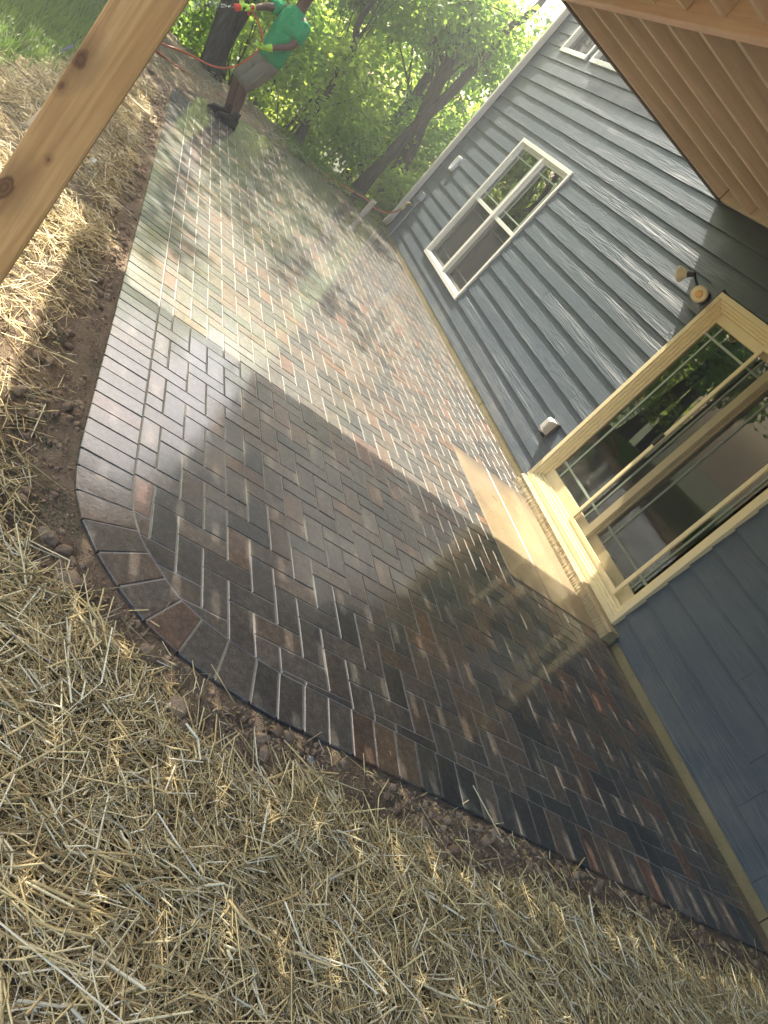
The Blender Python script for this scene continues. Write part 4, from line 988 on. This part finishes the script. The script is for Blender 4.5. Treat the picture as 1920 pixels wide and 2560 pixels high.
def hand(wr, d, pal, up_, grip, side):
    d = Vector(d).normalized(); pal = Vector(pal).normalized(); pal = (pal - d*pal.dot(d)).normalized(); sd_ = d.cross(pal)*side
    wr = Vector(wr); nodes = [(*wr, .031, .027), (*(wr + d*.035), .038, .024), (*(wr + d*.075), .042, .020)]; edges = [(0, 1), (1, 2)]
    for i, (o_, L, r_2) in enumerate(((-.030, .068, .0098), (-.010, .078, .0102), (.010, .072, .0098), (.029, .056, .0088))):
        b0 = wr + d*.085 + sd_*o_; b1 = b0 + d*L*.38 + pal*L*.20; b2 = b1 + d*L*.06 + pal*L*.36; b3 = b2 - d*L*.22 + pal*L*.14
        k = len(nodes); nodes += [(*b0, r_2*1.1), (*b1, r_2), (*b2, r_2*.95), (*b3, r_2*.85)]; edges += [(2, k), (k, k+1), (k+1, k+2), (k+2, k+3)]
    t0 = wr + d*.028 - sd_*.036; t1 = t0 + d*.032 - sd_*.018 + pal*.016; t2_ = t1 + d*.028 + sd_*.006 + pal*.022; k = len(nodes)
    nodes += [(*t0, .014), (*t1, .0115), (*t2_, .010)]; edges += [(1, k), (k, k+1), (k+1, k+2)]
    return skinned('glove', nodes, edges, GLOVE, per, 2)
hand(wrL, (-.15, .55, -.40), (.10, .35, .5), UP, 0, 1)
hand(wrR, (-.30, .45, -.12), (-.2, .1, -.95), UP, 0, -1)
for wr_, el_ in ((wrL, elL), (wrR, elR)):
    m = MB(); a_ = Vector(wr_); dd = (Vector(el_) - a_).normalized(); m.tube([a_ - dd*.01, a_ + dd*.03, a_ + dd*.045], [.036, .037, .039], 14); m.build('glove_cuff', GLOVE, per, smooth=True)
# spray nozzle in the right hand
nz = empty('spray_nozzle', (9.79, 3.52, 1.03), label='red orange spray nozzle held out in the left most lime glove', cat='nozzle')
ax = Vector((-.25, .72, -.62)).normalized(); g0 = Vector((9.775, 3.515, 1.035))
m = MB(); m.tube([g0 - ax*.06, g0 + ax*.05], [.014, .014], 12); m.build('barrel', BLACKP, nz, smooth=False)
m = MB(); m.tube([g0 + ax*.05, g0 + ax*.06, g0 + ax*.115, g0 + ax*.125], [.022, .034, .036, .028], 16); m.build('head', REDPL, nz, bevel=.002)
m = MB(); m.tube([g0 - ax*.085, g0 - ax*.05], [.024, .027], 14); m.build('collar', REDPL, nz, bevel=.002)
m = MB(); m.tube([g0 - ax*.02 + Vector((0, -.01, -.01)), g0 - ax*.03 + Vector((0, -.045, -.06))], [.012, .010], 8); m.build('trigger', REDPL, nz)
# falling spray
r = np.random.default_rng(31); n = 1300; t = r.random(n)**.8; tip = np.array(g0 + ax*.13); dv = np.array([-.5, 1.0, -.55])
dr_ = dv + r.normal(size=(n, 3))*.13; P = tip + dr_*(t*1.5)[:, None]; P[:, 2] -= 1.1*(t*1.0)**2*.9
P = P[P[:, 2] > .03]; n = len(P); sz = r.uniform(.0012, .0032, n)
o4 = np.array([[1, 1, 1], [-1, -1, 1], [-1, 1, -1], [1, -1, -1]]); V = P[:, None, :] + o4[None]*sz[:, None, None]*np.array([.7, 1, 1.4])
F = np.arange(n)[:, None, None]*4 + np.array([[0, 1, 2], [0, 3, 1], [0, 2, 3], [1, 3, 2]])[None]
t4 = NT('water'); t4.bsdf((.9,.93,.95), .05, .5, None, Transmission_Weight=.6, IOR=1.33)
tag(npmesh('water_spray', V.reshape(-1, 3), F.reshape(-1, 3), t4.m), 'fine water droplets spraying from the red nozzle', 'water', kind='stuff')

# ---------------------------------------------------------------- haze volume added in place of veiling lens glare
m = MB(); m.box(-12, 30, -12, 18, -6, 10.5); hz = m.build('haze', None); tag(hz, kind='stuff')
t5 = NT('veil_haze'); pv_ = t5.n('VolumePrincipled'); pv_.inputs['Density'].default_value = HAZE; pv_.inputs['Color'].default_value = (.92, .95, .96, 1); pv_.inputs['Anisotropy'].default_value = .5
t5.t.links.new(pv_.outputs[0], t5.out.inputs['Volume']); hz.data.materials.append(t5.m)
